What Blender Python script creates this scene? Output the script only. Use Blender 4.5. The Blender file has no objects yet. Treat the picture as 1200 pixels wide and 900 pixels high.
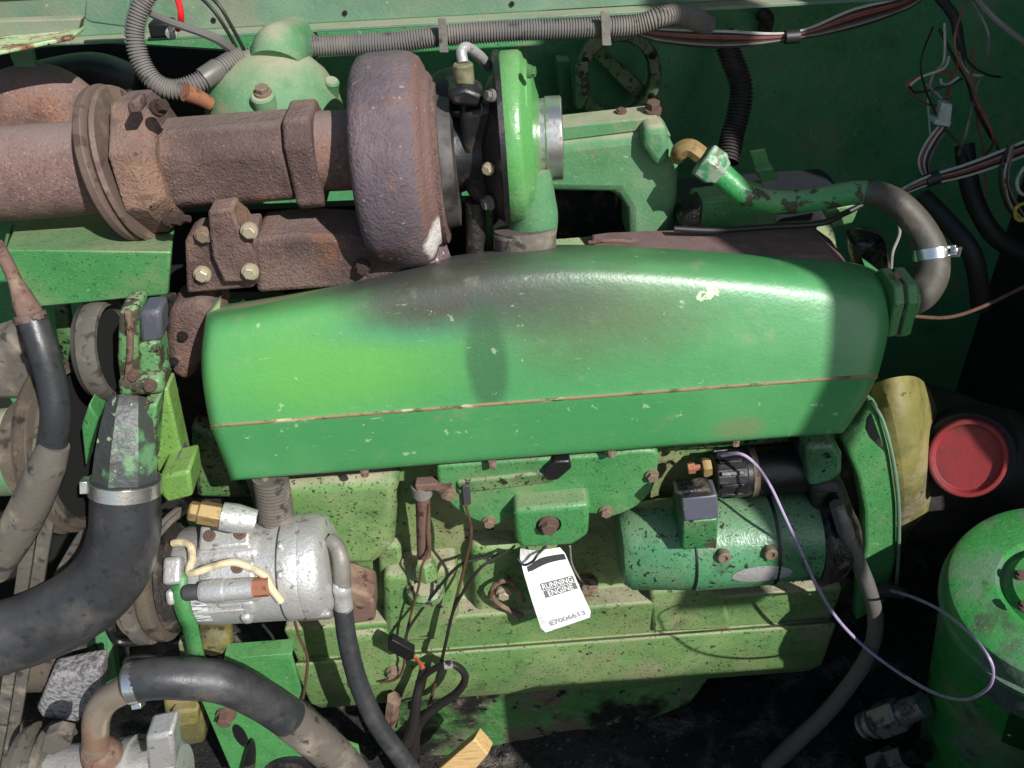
import bpy, bmesh, math, random
from mathutils import Vector, Matrix
random.seed(7)
C = bpy.context.scene.collection
# ------------------------------------------------------------------ camera
F = 1039.0                       # focal length in pixels of the 1200 px wide photograph
PITCH, ROLL = math.radians(38), math.radians(4.3)
CAM = Vector((0, -0.953, 0.745))
_f = Vector((0, math.cos(PITCH), -math.sin(PITCH)))
_u0 = Vector((0, math.sin(PITCH), math.cos(PITCH)))
_r0 = Vector((1, 0, 0))
UP = _u0*math.cos(ROLL) + _r0*math.sin(ROLL)
RT = _r0*math.cos(ROLL) - _u0*math.sin(ROLL)
cd = bpy.data.cameras.new('camera'); cam = bpy.data.objects.new('camera', cd); C.objects.link(cam)
cd.sensor_fit = 'HORIZONTAL'; cd.sensor_width = 36; cd.lens = 36*F/1200; cd.clip_start = .02; cd.clip_end = 200
M3 = Matrix((RT, UP, -_f)).transposed()
cam.matrix_world = Matrix.Translation(CAM) @ M3.to_4x4()
bpy.context.scene.camera = cam
# ------------------------------------------------------------------ light
SUN = Vector((0.75, -1.0, 1.02)).normalized()
w = bpy.data.worlds.new('World'); bpy.context.scene.world = w; w.use_nodes = True
nt = w.node_tree; bg = nt.nodes['Background']; sky = nt.nodes.new('ShaderNodeTexSky')
sky.sky_type = 'NISHITA'; sky.sun_disc = False
sky.sun_elevation = math.asin(SUN.z); sky.sun_rotation = math.atan2(SUN.x, SUN.y)
nt.links.new(sky.outputs[0], bg.inputs[0]); bg.inputs[1].default_value = 0.09
sd = bpy.data.lights.new('sun', 'SUN'); sd.energy = 5.0; sd.angle = math.radians(.53); sd.color = (1, .98, .945)
so = bpy.data.objects.new('sun', sd); C.objects.link(so); so.rotation_euler = SUN.to_track_quat('Z', 'Y').to_euler()
vs = bpy.context.scene.view_settings
vs.view_transform = 'Standard'; vs.look = 'None'; vs.gamma = 1; vs.exposure = 0.32; vs.use_curve_mapping = False

# ------------------------------------------------------------------ helpers
def P(px, py, Y):
    d = _f*F + RT*(px-600) - UP*(py-450)
    return CAM + d*((Y-CAM.y)/d.y)
def SC(p): return (p-CAM).dot(_f)/F              # metres per photograph pixel at a point
def lin(r, g, b):
    return tuple(((c/255)/12.92 if c/255 <= .04045 else ((c/255+.055)/1.055)**2.4) for c in (r, g, b)) + (1,)

def mat(name, base, rough=.5, metal=0, layers=(), bump=(), spec=.5, coat=0):
    """layers: dicts(col, kind noise/blob/up/voro, scale, lo, hi, amt, stretch, rough)"""
    m = bpy.data.materials.new(name); m.use_nodes = True; t = m.node_tree; N = t.nodes; L = t.links
    b = N['Principled BSDF']; b.inputs['Roughness'].default_value = rough; b.inputs['Metallic'].default_value = metal
    b.inputs['Specular IOR Level'].default_value = spec; b.inputs['Coat Weight'].default_value = coat
    tc = N.new('ShaderNodeTexCoord')
    oi = N.new('ShaderNodeObjectInfo')
    off = N.new('ShaderNodeVectorMath'); off.operation = 'MULTIPLY_ADD'
    cv = N.new('ShaderNodeCombineXYZ')
    for i in range(3): L.new(oi.outputs['Random'], cv.inputs[i])
    off.inputs[1].default_value = (7, 5, 9); L.new(cv.outputs[0], off.inputs[0]); L.new(tc.outputs['Object'], off.inputs[2])
    col = base; rgh = None; seed = 0
    cur = N.new('ShaderNodeRGB'); cur.outputs[0].default_value = base; cur = cur.outputs[0]
    rcur = N.new('ShaderNodeValue'); rcur.outputs[0].default_value = rough; rcur = rcur.outputs[0]
    mcur = N.new('ShaderNodeValue'); mcur.outputs[0].default_value = metal; mcur = mcur.outputs[0]
    def noise(scale, stretch=(1, 1, 1), detail=6, kind='noise', r=.6):
        nonlocal seed; seed += 1
        mp = N.new('ShaderNodeMapping'); mp.inputs['Scale'].default_value = stretch; mp.inputs['Location'].default_value = (seed*3.1, seed*1.7, seed*2.3)
        L.new(off.outputs[0], mp.inputs[0])
        if kind == 'voro':
            n = N.new('ShaderNodeTexVoronoi'); n.inputs['Scale'].default_value = scale; L.new(mp.outputs[0], n.inputs['Vector']); return n.outputs['Distance']
        n = N.new('ShaderNodeTexNoise'); n.inputs['Scale'].default_value = scale; n.inputs['Detail'].default_value = detail if scale < 40 else (3 if scale < 120 else 1.5); n.inputs['Roughness'].default_value = r
        L.new(mp.outputs[0], n.inputs['Vector']); return n.outputs['Fac']
    for ly in layers:
        k = ly.get('kind', 'noise')
        mr = N.new('ShaderNodeMapRange'); mr.interpolation_type = 'SMOOTHSTEP'
        mr.inputs['From Min'].default_value = ly.get('lo', .5); mr.inputs['From Max'].default_value = ly.get('hi', .6)
        mr.inputs['To Max'].default_value = ly.get('amt', 1)
        if k in ('noise', 'voro'):
            L.new(noise(ly.get('scale', 10), ly.get('stretch', (1, 1, 1)), ly.get('detail', 6), k), mr.inputs['Value'])
        elif k == 'up':
            g = N.new('ShaderNodeNewGeometry'); s = N.new('ShaderNodeSeparateXYZ'); L.new(g.outputs['Normal'], s.inputs[0])
            ad = N.new('ShaderNodeMath'); ad.operation = 'MULTIPLY_ADD'; L.new(noise(ly.get('scale', 14)), ad.inputs[0]); ad.inputs[1].default_value = .8; L.new(s.outputs[2], ad.inputs[2])
            L.new(ad.outputs[0], mr.inputs['Value'])
        elif k == 'blob':
            sb = N.new('ShaderNodeVectorMath'); sb.operation = 'SUBTRACT'; L.new(tc.outputs['Object'], sb.inputs[0]); sb.inputs[1].default_value = ly['c']
            dv = N.new('ShaderNodeVectorMath'); dv.operation = 'DIVIDE'; L.new(sb.outputs[0], dv.inputs[0]); dv.inputs[1].default_value = ly['r']
            ln = N.new('ShaderNodeVectorMath'); ln.operation = 'LENGTH'; L.new(dv.outputs[0], ln.inputs[0])
            ad = N.new('ShaderNodeMath'); ad.operation = 'MULTIPLY_ADD'; L.new(noise(ly.get('scale', 12)), ad.inputs[0]); ad.inputs[1].default_value = ly.get('rag', .6); L.new(ln.outputs['Value'], ad.inputs[2])
            iv = N.new('ShaderNodeMath'); iv.operation = 'SUBTRACT'; iv.inputs[0].default_value = 1+ly.get('rag', .6)*.5; L.new(ad.outputs[0], iv.inputs[1])
            mr.inputs['From Min'].default_value = ly.get('lo', 0); mr.inputs['From Max'].default_value = ly.get('hi', .6)
            L.new(iv.outputs[0], mr.inputs['Value'])
        fac = mr.outputs[0]
        mx = N.new('ShaderNodeMix'); mx.data_type = 'RGBA'
        L.new(fac, mx.inputs['Factor']); L.new(cur, mx.inputs['A']); mx.inputs['B'].default_value = ly['col']; cur = mx.outputs['Result']
        if 'rough' in ly or 'metal' in ly:
            m2 = N.new('ShaderNodeMix'); L.new(fac, m2.inputs['Factor']); L.new(rcur, m2.inputs['A']); m2.inputs['B'].default_value = ly.get('rough', rough); rcur = m2.outputs['Result']
            m3 = N.new('ShaderNodeMix'); L.new(fac, m3.inputs['Factor']); L.new(mcur, m3.inputs['A']); m3.inputs['B'].default_value = ly.get('metal', metal); mcur = m3.outputs['Result']
    L.new(cur, b.inputs['Base Color']); L.new(rcur, b.inputs['Roughness']); L.new(mcur, b.inputs['Metallic'])
    prev = None
    for (sc, dist) in bump:
        bp = N.new('ShaderNodeBump'); bp.inputs['Strength'].default_value = 1; bp.inputs['Distance'].default_value = dist
        L.new(noise(sc), bp.inputs['Height'])
        if prev: L.new(prev, bp.inputs['Normal'])
        prev = bp.outputs[0]
    if prev: L.new(prev, b.inputs['Normal'])
    return m

TAN = lin(142, 128, 104); OIL = lin(20, 19, 17); DUST = lin(160, 150, 128)
G1 = lin(64, 124, 70); G2 = lin(88, 140, 86); G3 = lin(36, 100, 52)
def green(name, base=G1, worn=G2, dust=.45, oil=.75, chips=.0, rough=.42, up=.35, oillo=.60, extra=()):
    ls = [dict(col=worn, scale=7, lo=.45, hi=.68, amt=.7), dict(col=lin(40, 96, 50), scale=16, lo=.52, hi=.75, amt=.5),
          dict(col=TAN, scale=9, lo=.5, hi=.75, amt=dust, rough=.8), dict(kind='up', col=DUST, lo=.95, hi=1.55, amt=up, rough=.85)]
    if chips: ls.append(dict(col=lin(58, 44, 36), scale=30, lo=.62-.06*chips, hi=.64-.06*chips, amt=.9, rough=.7))
    ls.append(dict(col=lin(170, 200, 165), scale=70, lo=.70, hi=.74, amt=.35))
    if oil: ls += [dict(col=lin(58, 62, 42), scale=14, lo=oillo-.02, hi=oillo+.16, amt=oil*.55, rough=.5), dict(col=OIL, scale=85, lo=oillo+.06, hi=oillo+.12, amt=oil*.9, rough=.3), dict(col=OIL, scale=210, lo=.62, hi=.69, amt=oil*.8, rough=.35), dict(col=lin(150, 150, 120), scale=260, lo=.62, hi=.7, amt=.3)]
    return mat(name, base, rough, 0, list(extra)+ls, bump=((30, .0016), (220, .0005)))
M = {}
M['green'] = green('green paint', oil=.6)
M['green_clean'] = green('green paint glossy', base=lin(84, 144, 80), worn=lin(114, 160, 104), dust=.2, oil=.2, rough=.33, up=.15)
M['green_dirty'] = green('green paint dirty', base=lin(70, 108, 62), worn=lin(100, 132, 80), dust=.7, oil=1, chips=.2, up=.75, oillo=.50)
M['green_block'] = green('green paint on cast iron', base=lin(90, 124, 70), worn=lin(120, 144, 90), extra=[dict(col=lin(126, 122, 84), scale=3.5, lo=.46, hi=.64, amt=.6, rough=.85)], dust=.55, oil=.95, up=.85, rough=.62, oillo=.56)
M['green_peel'] = green('peeling green paint', base=lin(88, 132, 84), dust=.5, oil=.95, chips=2.0, oillo=.54)
M['green_dark'] = green('green paint in the bay', base=lin(66, 132, 84), worn=lin(80, 142, 96), dust=.35, oil=.5, up=.3)
M['green_pale'] = green('faded pale green paint', base=lin(90, 122, 98), worn=lin(112, 138, 114), dust=.35, oil=.1, rough=.65, up=.5, extra=[dict(col=lin(138, 122, 108), scale=4, lo=.5, hi=.7, amt=.6)])
M['green_dusty'] = green('dusty green paint', base=lin(74, 122, 82), worn=lin(116, 138, 106), dust=.9, oil=.15, rough=.75, up=.85)
M['green_starter'] = green('starter green paint', base=lin(66, 120, 82), worn=lin(82, 134, 94), dust=.2, oil=1, rough=.3, up=.2, oillo=.55)
M['canister'] = green('canister green paint', base=lin(40, 124, 58), worn=lin(56, 134, 68), dust=.3, oil=.4, rough=.4, up=.05,
                      extra=[dict(col=lin(92, 100, 98), scale=9, lo=.47, hi=.60, amt=.8, rough=.75), dict(col=lin(44, 40, 36), scale=14, lo=.58, hi=.68, amt=.7, rough=.8)])
M['rust'] = mat('rusty cast iron', lin(106, 86, 79), .88, 0, [
    dict(col=lin(80, 64, 61), scale=7, lo=.40, hi=.60), dict(col=lin(130, 102, 84), scale=5, lo=.5, hi=.66, amt=.75), dict(col=lin(112, 76, 56), scale=14, lo=.54, hi=.68, amt=.65),
    dict(col=lin(62, 48, 47), scale=260, lo=.54, hi=.72, amt=.5), dict(col=lin(146, 132, 126), scale=300, lo=.62, hi=.76, amt=.5), dict(col=lin(52, 40, 37), scale=20, lo=.58, hi=.72, amt=.6),
    dict(kind='up', col=lin(128, 112, 106), lo=.9, hi=1.6, amt=.5)], bump=((45, .0025), (110, .002), (300, .0022)), spec=.2)
M['rust_orange'] = mat('orange rusty steel tube', lin(112, 90, 84), .85, 0, [
    dict(col=lin(134, 94, 70), scale=5, lo=.48, hi=.66, amt=.75), dict(col=lin(90, 70, 66), scale=14, lo=.5, hi=.66, amt=.8), dict(col=lin(120, 98, 88), scale=10, stretch=(6, 1, 1), lo=.52, hi=.66, amt=.5),
    dict(col=lin(76, 56, 50), scale=260, lo=.5, hi=.64, amt=.5), dict(col=lin(150, 138, 132), scale=230, lo=.62, hi=.7, amt=.45), dict(kind='up', col=lin(126, 108, 104), lo=.8, hi=1.5, amt=.75)], bump=((60, .0012), (340, .001)), spec=.2)
_tq = P(467, 190, .20)
_wb = P(512, 286, .09)
M['rust_turbine'] = mat('heat scaled turbine iron', lin(112, 94, 98), .74, 0, [
    dict(col=lin(94, 78, 84), scale=8, lo=.4, hi=.65), dict(col=lin(112, 84, 74), scale=30, lo=.56, hi=.72, amt=.7),
    dict(col=lin(70, 52, 52), scale=240, lo=.52, hi=.64, amt=.7), dict(col=lin(196, 186, 184), scale=85, lo=.62, hi=.69, amt=.8), dict(col=lin(48, 34, 32), scale=34, lo=.64, hi=.74, amt=.7)],
    bump=((60, .0018), (240, .0018)), spec=.3)
M['rust_brown'] = mat('brown rusted steel', lin(104, 82, 72), .8, 0, [dict(col=lin(126, 106, 90), scale=20, lo=.5, hi=.65), dict(col=lin(70, 46, 38), scale=50, lo=.55, hi=.65)], bump=((120, .001),), spec=.25)
M['clampring'] = mat('weathered clamp band', lin(98, 82, 73), .7, .15, [dict(col=lin(124, 106, 92), scale=14, lo=.5, hi=.65), dict(col=lin(80, 60, 52), scale=40, lo=.55, hi=.65)], bump=((150, .0006),))
M['alu'] = mat('cast aluminium', lin(198, 197, 194), .36, .6, [dict(col=lin(150, 146, 140), scale=22, lo=.46, hi=.66, amt=.75, rough=.55, metal=.4),
    dict(col=lin(84, 76, 66), scale=60, lo=.58, hi=.68, amt=.85, rough=.8, metal=0), dict(col=lin(92, 84, 76), scale=180, lo=.6, hi=.7, amt=.6, rough=.8, metal=0)], bump=((50, .0012), (180, .0008)))
M['oily_steel'] = mat('oily dark steel', lin(140, 138, 132), .35, .5, [dict(col=lin(34, 32, 30), scale=26, lo=.46, hi=.62, rough=.6, metal=.1), dict(col=lin(120, 116, 108), scale=60, lo=.6, hi=.7, amt=.5)], bump=((120, .0006),))
M['alu_dark'] = mat('grimy aluminium', lin(134, 130, 124), .5, .3, [dict(col=lin(88, 80, 70), scale=14, lo=.45, hi=.7, amt=.8, rough=.8, metal=.1), dict(col=lin(40, 36, 32), scale=40, lo=.58, hi=.66, amt=.8, rough=.8, metal=0)], bump=((160, .0008),))
M['steel'] = mat('bright steel', lin(214, 214, 212), .24, .92, [dict(col=lin(150, 142, 130), scale=40, lo=.52, hi=.66, amt=.7, rough=.5)], bump=((200, .0002),))
M['zinc'] = mat('zinc plated bolt', lin(176, 166, 142), .5, .4, [dict(col=lin(126, 100, 76), scale=80, lo=.5, hi=.65, amt=.7, rough=.7)])
M['boltdirty'] = mat('dusty bolt', lin(120, 104, 86), .75, .1, [dict(col=lin(86, 62, 50), scale=80, lo=.5, hi=.65)])
M['brass'] = mat('brass', lin(150, 126, 84), .45, .4, [dict(col=lin(106, 80, 44), scale=60, lo=.5, hi=.68, amt=.8, rough=.65)])
M['copper'] = mat('copper', lin(164, 110, 84), .45, .4, [dict(col=lin(100, 62, 44), scale=80, lo=.5, hi=.7, amt=.8)])
M['rubber'] = mat('black rubber', lin(44, 45, 47), .38, 0, [dict(col=lin(84, 80, 76), scale=9, lo=.48, hi=.72, amt=.65, rough=.75), dict(col=lin(26, 26, 27), scale=60, lo=.55, hi=.7, amt=.6), dict(kind='up', col=lin(96, 94, 92), lo=.95, hi=1.6, amt=.35, rough=.7)], bump=((140, .0004),))
M['rubber_dusty'] = mat('dusty worn rubber', lin(86, 80, 72), .85, 0, [dict(col=lin(128, 118, 104), scale=14, lo=.48, hi=.7), dict(col=lin(48, 44, 40), scale=40, lo=.56, hi=.68)], bump=((120, .0008),))
M['belt'] = mat('worn drive belt', lin(82, 77, 70), .85, 0, [dict(col=lin(132, 122, 106), scale=20, lo=.5, hi=.7, amt=.8), dict(col=lin(52, 46, 42), scale=50, lo=.55, hi=.68)], bump=((200, .0006),))
M['pulley'] = mat('dusty pulley', lin(84, 75, 64), .75, .15, [dict(col=lin(122, 110, 92), scale=18, lo=.52, hi=.7), dict(col=lin(46, 38, 32), scale=34, lo=.54, hi=.66)], bump=((130, .0008),))
M['black'] = mat('black paint', lin(22, 22, 23), .42, 0, [dict(col=lin(72, 64, 54), scale=22, lo=.54, hi=.7, amt=.7, rough=.8)], bump=((120, .0005),))
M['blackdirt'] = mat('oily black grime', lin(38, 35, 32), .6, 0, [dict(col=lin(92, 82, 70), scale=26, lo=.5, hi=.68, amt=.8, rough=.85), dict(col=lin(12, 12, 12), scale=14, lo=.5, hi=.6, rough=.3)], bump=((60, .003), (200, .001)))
M['conduit'] = mat('grey corrugated conduit', lin(98, 95, 92), .7, 0, [dict(col=lin(122, 114, 104), scale=12, lo=.45, hi=.7, amt=.9), dict(col=lin(44, 42, 42), scale=40, lo=.55, hi=.7, amt=.7)])
M['conduit_dark'] = mat('dark corrugated conduit', lin(40, 36, 34), .75, 0, [dict(col=lin(70, 60, 54), scale=20, lo=.5, hi=.7)])
M['cable'] = mat('grey rubber cable', lin(92, 90, 87), .45, 0, [dict(col=lin(92, 88, 82), scale=16, lo=.5, hi=.7)])
for nm, c in dict(wire_purple=(158, 142, 172), wire_white=(176, 172, 166), wire_red=(140, 66, 54), wire_black=(34, 31, 30), wire_brown=(86, 62, 48), wire_cream=(196, 180, 148), wire_orange=(176, 92, 48), wire_yellow=(176, 158, 50), wire_grey=(128, 124, 118), wire_pink=(120, 88, 80)).items():
    M[nm] = mat(nm.replace('_', ' '), lin(*c), .5, 0, [dict(col=lin(*[int(x*.65) for x in c]), scale=30, lo=.5, hi=.7, amt=.7)])
M['rubber_dark'] = mat('dark oily rubber', lin(26, 26, 26), .6, 0, [dict(col=lin(44, 40, 36), scale=14, lo=.5, hi=.7)])
M['shade_black'] = mat('black for shade', lin(14, 14, 14), .8)  # near black that stands in for shade on pulley webs and in gaps
M['wirered_bright'] = mat('bright red wire', lin(200, 24, 34), .4)
M['white_card'] = mat('white card', lin(236, 236, 234), .5, 0, [dict(col=lin(150, 144, 130), scale=34, lo=.62, hi=.74, amt=.5), dict(col=lin(200, 198, 190), scale=20, lo=.5, hi=.7)])
M['ink'] = mat('dark grey print', lin(58, 58, 60), .6)
M['ink_light'] = mat('pale grey print', lin(150, 150, 150), .6)
M['ink_grey'] = mat('grey print', lin(110, 110, 110), .6)
M['plastic_white'] = mat('white plastic connector', lin(176, 180, 176), .45, 0, [dict(col=lin(120, 118, 110), scale=50, lo=.5, hi=.7, amt=.7)])
M['yellow'] = mat('yellow green paint', lin(106, 102, 52), .65, 0, [dict(col=lin(66, 62, 46), scale=7, lo=.42, hi=.6, amt=.85), dict(col=lin(122, 114, 60), scale=9, lo=.45, hi=.65), dict(col=lin(132, 118, 96), scale=14, lo=.5, hi=.7, amt=.8, rough=.85), dict(col=OIL, scale=60, lo=.62, hi=.68, amt=.7)], bump=((60, .0015),))
M['red'] = mat('red plastic', lin(132, 40, 42), .6, 0, [dict(col=lin(84, 40, 38), scale=14, lo=.48, hi=.7, amt=.8, rough=.75)], bump=((90, .0006),))
M['grease'] = mat('dirt caked ground', lin(34, 31, 28), .9, 0, [dict(col=lin(104, 96, 86), scale=9, lo=.5, hi=.66), dict(col=lin(16, 15, 14), scale=5, lo=.5, hi=.62), dict(col=lin(110, 100, 92), scale=60, lo=.62, hi=.7, amt=.7)], bump=((30, .02), (110, .008)))
M['foam'] = mat('grey foam', lin(128, 126, 126), .9, 0, [dict(col=lin(84, 82, 84), scale=120, lo=.45, hi=.65)], bump=((150, .004),))
M['wood'] = mat('split wood', lin(196, 164, 112), .75, 0, [dict(col=lin(150, 112, 66), scale=20, stretch=(1, 12, 12), lo=.5, hi=.62, amt=.7)], bump=((60, .001),))
M['navy'] = mat('dark navy plastic', lin(30, 32, 38), .55, 0, [dict(col=lin(44, 44, 46), scale=14, lo=.52, hi=.7, rough=.8)])
M['slate'] = mat('dark grey sheet', lin(74, 76, 86), .5, 0, [dict(col=lin(50, 50, 56), scale=14, lo=.5, hi=.7), dict(col=lin(112, 104, 96), scale=40, lo=.58, hi=.7, amt=.6)])
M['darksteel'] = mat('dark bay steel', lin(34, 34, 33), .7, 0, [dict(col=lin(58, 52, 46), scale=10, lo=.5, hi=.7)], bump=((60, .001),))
M['heat'] = mat('brown heat shield', lin(104, 84, 82), .75, 0, [dict(col=lin(84, 64, 60), scale=10, lo=.45, hi=.65), dict(col=lin(130, 110, 104), scale=60, lo=.58, hi=.7, amt=.6)], bump=((120, .0006),))

class MB:
    def __init__(s): s.v = []; s.f = []
    def add(s, vs_, fs):
        o = len(s.v); s.v += [Vector(x) for x in vs_]; s.f += [tuple(i+o for i in q) for q in fs]; return s
    def box(s, c, size, rot=None):
        c = Vector(c); hx, hy, hz = [x/2 for x in size]
        vs_ = [Vector((x, y, z)) for x in (-hx, hx) for y in (-hy, hy) for z in (-hz, hz)]
        if rot is not None: vs_ = [rot @ q for q in vs_]
        return s.add([c+q for q in vs_], [(0, 1, 3, 2), (4, 6, 7, 5), (0, 4, 5, 1), (2, 3, 7, 6), (0, 2, 6, 4), (1, 5, 7, 3)])
    def lathe(s, c, axis, prof, seg=32, phase=0, scale2=1.0, a0=None, a1=None):
        c = Vector(c); ax = Vector(axis).normalized()
        t = Vector((0, 0, 1)) if abs(ax.z) < .9 else Vector((0, 1, 0))
        e1 = (t-ax*t.dot(ax)).normalized(); e2 = ax.cross(e1)
        vs_ = []; fs = []; n = len(prof)
        for k in range(seg):
            a = 2*math.pi*(k+phase)/seg
            d = e1*math.cos(a) + e2*math.sin(a)*scale2
            for (h, r) in prof: vs_.append(c+ax*h+d*r)
        for k in range(seg):
            k2 = (k+1) % seg
            for j in range(n-1): fs.append((k*n+j, k*n+j+1, k2*n+j+1, k2*n+j))
        if (Vector(prof[0])-Vector(prof[-1])).length > 1e-9: fs.append(tuple(k*n for k in range(seg))[::1]); fs.append(tuple(k*n+n-1 for k in range(seg))[::-1])
        return s.add(vs_, fs)
    def tube(s, pts, rad, seg=12, cap=True, flat=1.0, flatdir=None):
        n = len(pts); rads = rad if isinstance(rad, (list, tuple)) else [rad]*n
        tan = [(pts[min(i+1, n-1)]-pts[max(i-1, 0)]).normalized() for i in range(n)]
        ref = Vector((0, 0, 1)) if abs(tan[0].z) < .9 else Vector((0, 1, 0))
        if flatdir is not None: ref = Vector(flatdir)
        e = (ref-tan[0]*ref.dot(tan[0])).normalized(); vs_ = []; fs = []
        for i in range(n):
            if flatdir is not None: e = Vector(flatdir)
            e = (e-tan[i]*e.dot(tan[i])).normalized(); b = tan[i].cross(e)
            for k in range(seg):
                a = 2*math.pi*k/seg
                vs_.append(pts[i]+(e*math.cos(a)*flat+b*math.sin(a))*rads[i])
        for i in range(n-1):
            for k in range(seg):
                k2 = (k+1) % seg; fs.append((i*seg+k, i*seg+k2, (i+1)*seg+k2, (i+1)*seg+k))
        if cap: fs.append(tuple(range(seg))[::-1]); fs.append(tuple((n-1)*seg+k for k in range(seg)))
        return s.add(vs_, fs)
    def prism(s, pts, ext):
        ext = Vector(ext); n = len(pts); vs_ = [Vector(p) for p in pts]+[Vector(p)+ext for p in pts]
        return s.add(vs_, [tuple(range(n)), tuple(range(n, 2*n))[::-1]]+[(i, i+n, (i+1) % n+n, (i+1) % n) for i in range(n)])
    def plate(s, pix, Y, depth): return s.prism([P(x, y, Y) for x, y in pix], (0, depth, 0))
    def grid(s, rows, thick=None):
        nr, nc = len(rows), len(rows[0]); vs_ = [Vector(p) for r in rows for p in r]
        return s.add(vs_, [(i*nc+j, i*nc+j+1, (i+1)*nc+j+1, (i+1)*nc+j) for i in range(nr-1) for j in range(nc-1)])
    def sphere(s, c, r, seg=16, rings=10, sq=(1, 1, 1)):
        prof = [(-math.cos(math.pi*i/rings), max(.001, math.sin(math.pi*i/rings))) for i in range(rings+1)]
        o = len(s.v); s.lathe((0, 0, 0), (0, 0, 1), prof, seg)
        for i in range(o, len(s.v)): q = s.v[i]; s.v[i] = Vector(c)+Vector((q.x*r*sq[0], q.y*r*sq[1], q.z*r*sq[2]))
        return s
    def build(s, name, m, parent=None, bevel=0, smooth=35, sub=0, solid=0, kind=None, bseg=2):
        me = bpy.data.meshes.new(name)
        cen = sum(s.v, Vector())/len(s.v)
        me.from_pydata([v-cen for v in s.v], [], s.f); me.validate()
        bm = bmesh.new(); bm.from_mesh(me); bmesh.ops.remove_doubles(bm, verts=bm.verts, dist=1e-6); bmesh.ops.recalc_face_normals(bm, faces=bm.faces); bm.to_mesh(me); bm.free()
        if smooth:
            me.polygons.foreach_set('use_smooth', [True]*len(me.polygons)); me.set_sharp_from_angle(angle=math.radians(smooth))
        me.materials.append(M[m] if isinstance(m, str) else m)
        o = bpy.data.objects.new(name, me); C.objects.link(o)
        o.location = cen
        if parent is not None:
            o.parent = parent; o.location = cen - world(parent)
        if solid: md = o.modifiers.new('solid', 'SOLIDIFY'); md.thickness = solid; md.offset = 0
        if bevel: md = o.modifiers.new('bevel', 'BEVEL'); md.width = bevel; md.segments = bseg; md.limit_method = 'ANGLE'; md.angle_limit = math.radians(32)
        if sub: md = o.modifiers.new('sub', 'SUBSURF'); md.levels = sub; md.render_levels = sub
        if kind: o['kind'] = kind
        return o
def world(o):
    p = o.location.copy()
    while o.parent: o = o.parent; p += o.location
    return p
def thing(name, label, cat, loc, group=None):
    o = bpy.data.objects.new(name, None); C.objects.link(o); o.location = loc; o.empty_display_size = .02
    o['label'] = label; o['category'] = cat
    if group: o['group'] = group
    return o
def tag(o, label, cat, group=None):
    o['label'] = label; o['category'] = cat
    if group: o['group'] = group
    return o
def smooth_path(pts, n=10):
    out = []; k = len(pts)
    for i in range(k-1):
        p0, p1, p2, p3 = pts[max(i-1, 0)], pts[i], pts[i+1], pts[min(i+2, k-1)]
        for j in range(n):
            t = j/n
            out.append(.5*((2*p1)+(p2-p0)*t+(2*p0-5*p1+4*p2-p3)*t*t+(3*p1-p0-3*p2+p3)*t**3))
    out.append(pts[-1].copy()); return out
def path(pix, n=10): return smooth_path([P(*q) for q in pix], n)
def hose(name, pix, rpx, m, parent=None, n=10, seg=14, rad2=None):
    pts = path(pix, n); k = len(pts)
    if isinstance(rpx, (int, float)): rr = [rpx*SC(p) for p in pts]
    else:
        rr = [];
        for i, p in enumerate(pts):
            u = i/(k-1)*(len(rpx)-1); a = min(int(u), len(rpx)-2); rr.append((rpx[a]+(rpx[a+1]-rpx[a])*(u-a))*SC(p))
    return MB().tube(pts, rr, seg).build(name, m, parent)
def corrugated(name, pix, rpx, m, parent=None, pitch=3.2, depth=.16, seg=14):
    pts = path(pix, 24)
    L = [0]
    for i in range(1, len(pts)): L.append(L[-1]+(pts[i]-pts[i-1]).length)
    s = SC(pts[len(pts)//2]); step = pitch*s/4; out = []; rr = []; d = 0; i = 0; k = 0
    prof = (1, 1, 1-depth, 1-depth)
    while d < L[-1]:
        while L[i+1] < d: i += 1
        t = (d-L[i])/max(1e-9, L[i+1]-L[i]); p = pts[i].lerp(pts[i+1], t); out.append(p); rr.append(rpx*SC(p)*prof[k % 4]); k += 1; d += step
    return MB().tube(out, rr, seg).build(name, m, parent, smooth=50)
_bolts = {}
def bolt(parent, px, py, Y, rpx, axis=(0, -1, 0), m='boltdirty', name='bolt', h=.8, kind='hex'):
    key = (m, kind, h)
    if key not in _bolts:
        mb = MB()
        if kind == 'hex':
            mb.lathe((0, 0, 0), (0, 0, 1), [(-.6, .2), (-.6, 1.25), (0, 1.3), (.18, 1.25), (.2, 1.0)], 18)
            mb.lathe((0, 0, .18), (0, 0, 1), [(0, 1.0), (h-.1, 1.0), (h, .86)], 6)
        else:
            mb.lathe((0, 0, 0), (0, 0, 1), [(-.6, 1), (.5*h, 1), (.7*h, .85), (.7*h, .5), (.3*h, .45)], 20)
        me = bpy.data.meshes.new('bolt'); me.from_pydata(mb.v, [], mb.f)
        me.polygons.foreach_set('use_smooth', [True]*len(me.polygons)); me.set_sharp_from_angle(angle=math.radians(35)); me.materials.append(M[m]); _bolts[key] = me
    o = bpy.data.objects.new(name, _bolts[key]); C.objects.link(o)
    c = P(px, py, Y) if not isinstance(px, Vector) else px; s = SC(c)*rpx
    o.scale = (s, s, s); q = Vector(axis).to_track_quat('Z', 'Y') @ Matrix.Rotation(random.random()*2, 3, 'Z').to_quaternion(); o.rotation_mode = 'QUATERNION'; o.rotation_quaternion = q
    o.parent = parent; o.location = c-(world(parent) if parent else Vector())
    return o
def lathe_px(name, c, axis, prof, m, parent=None, seg=40, bevel=0, smooth=35, phase=0):
    s = SC(c); return MB().lathe(c, axis, [(a*s, max(r, .01)*s) for a, r in prof], seg, phase).build(name, m, parent, bevel=bevel, smooth=smooth)
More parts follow.
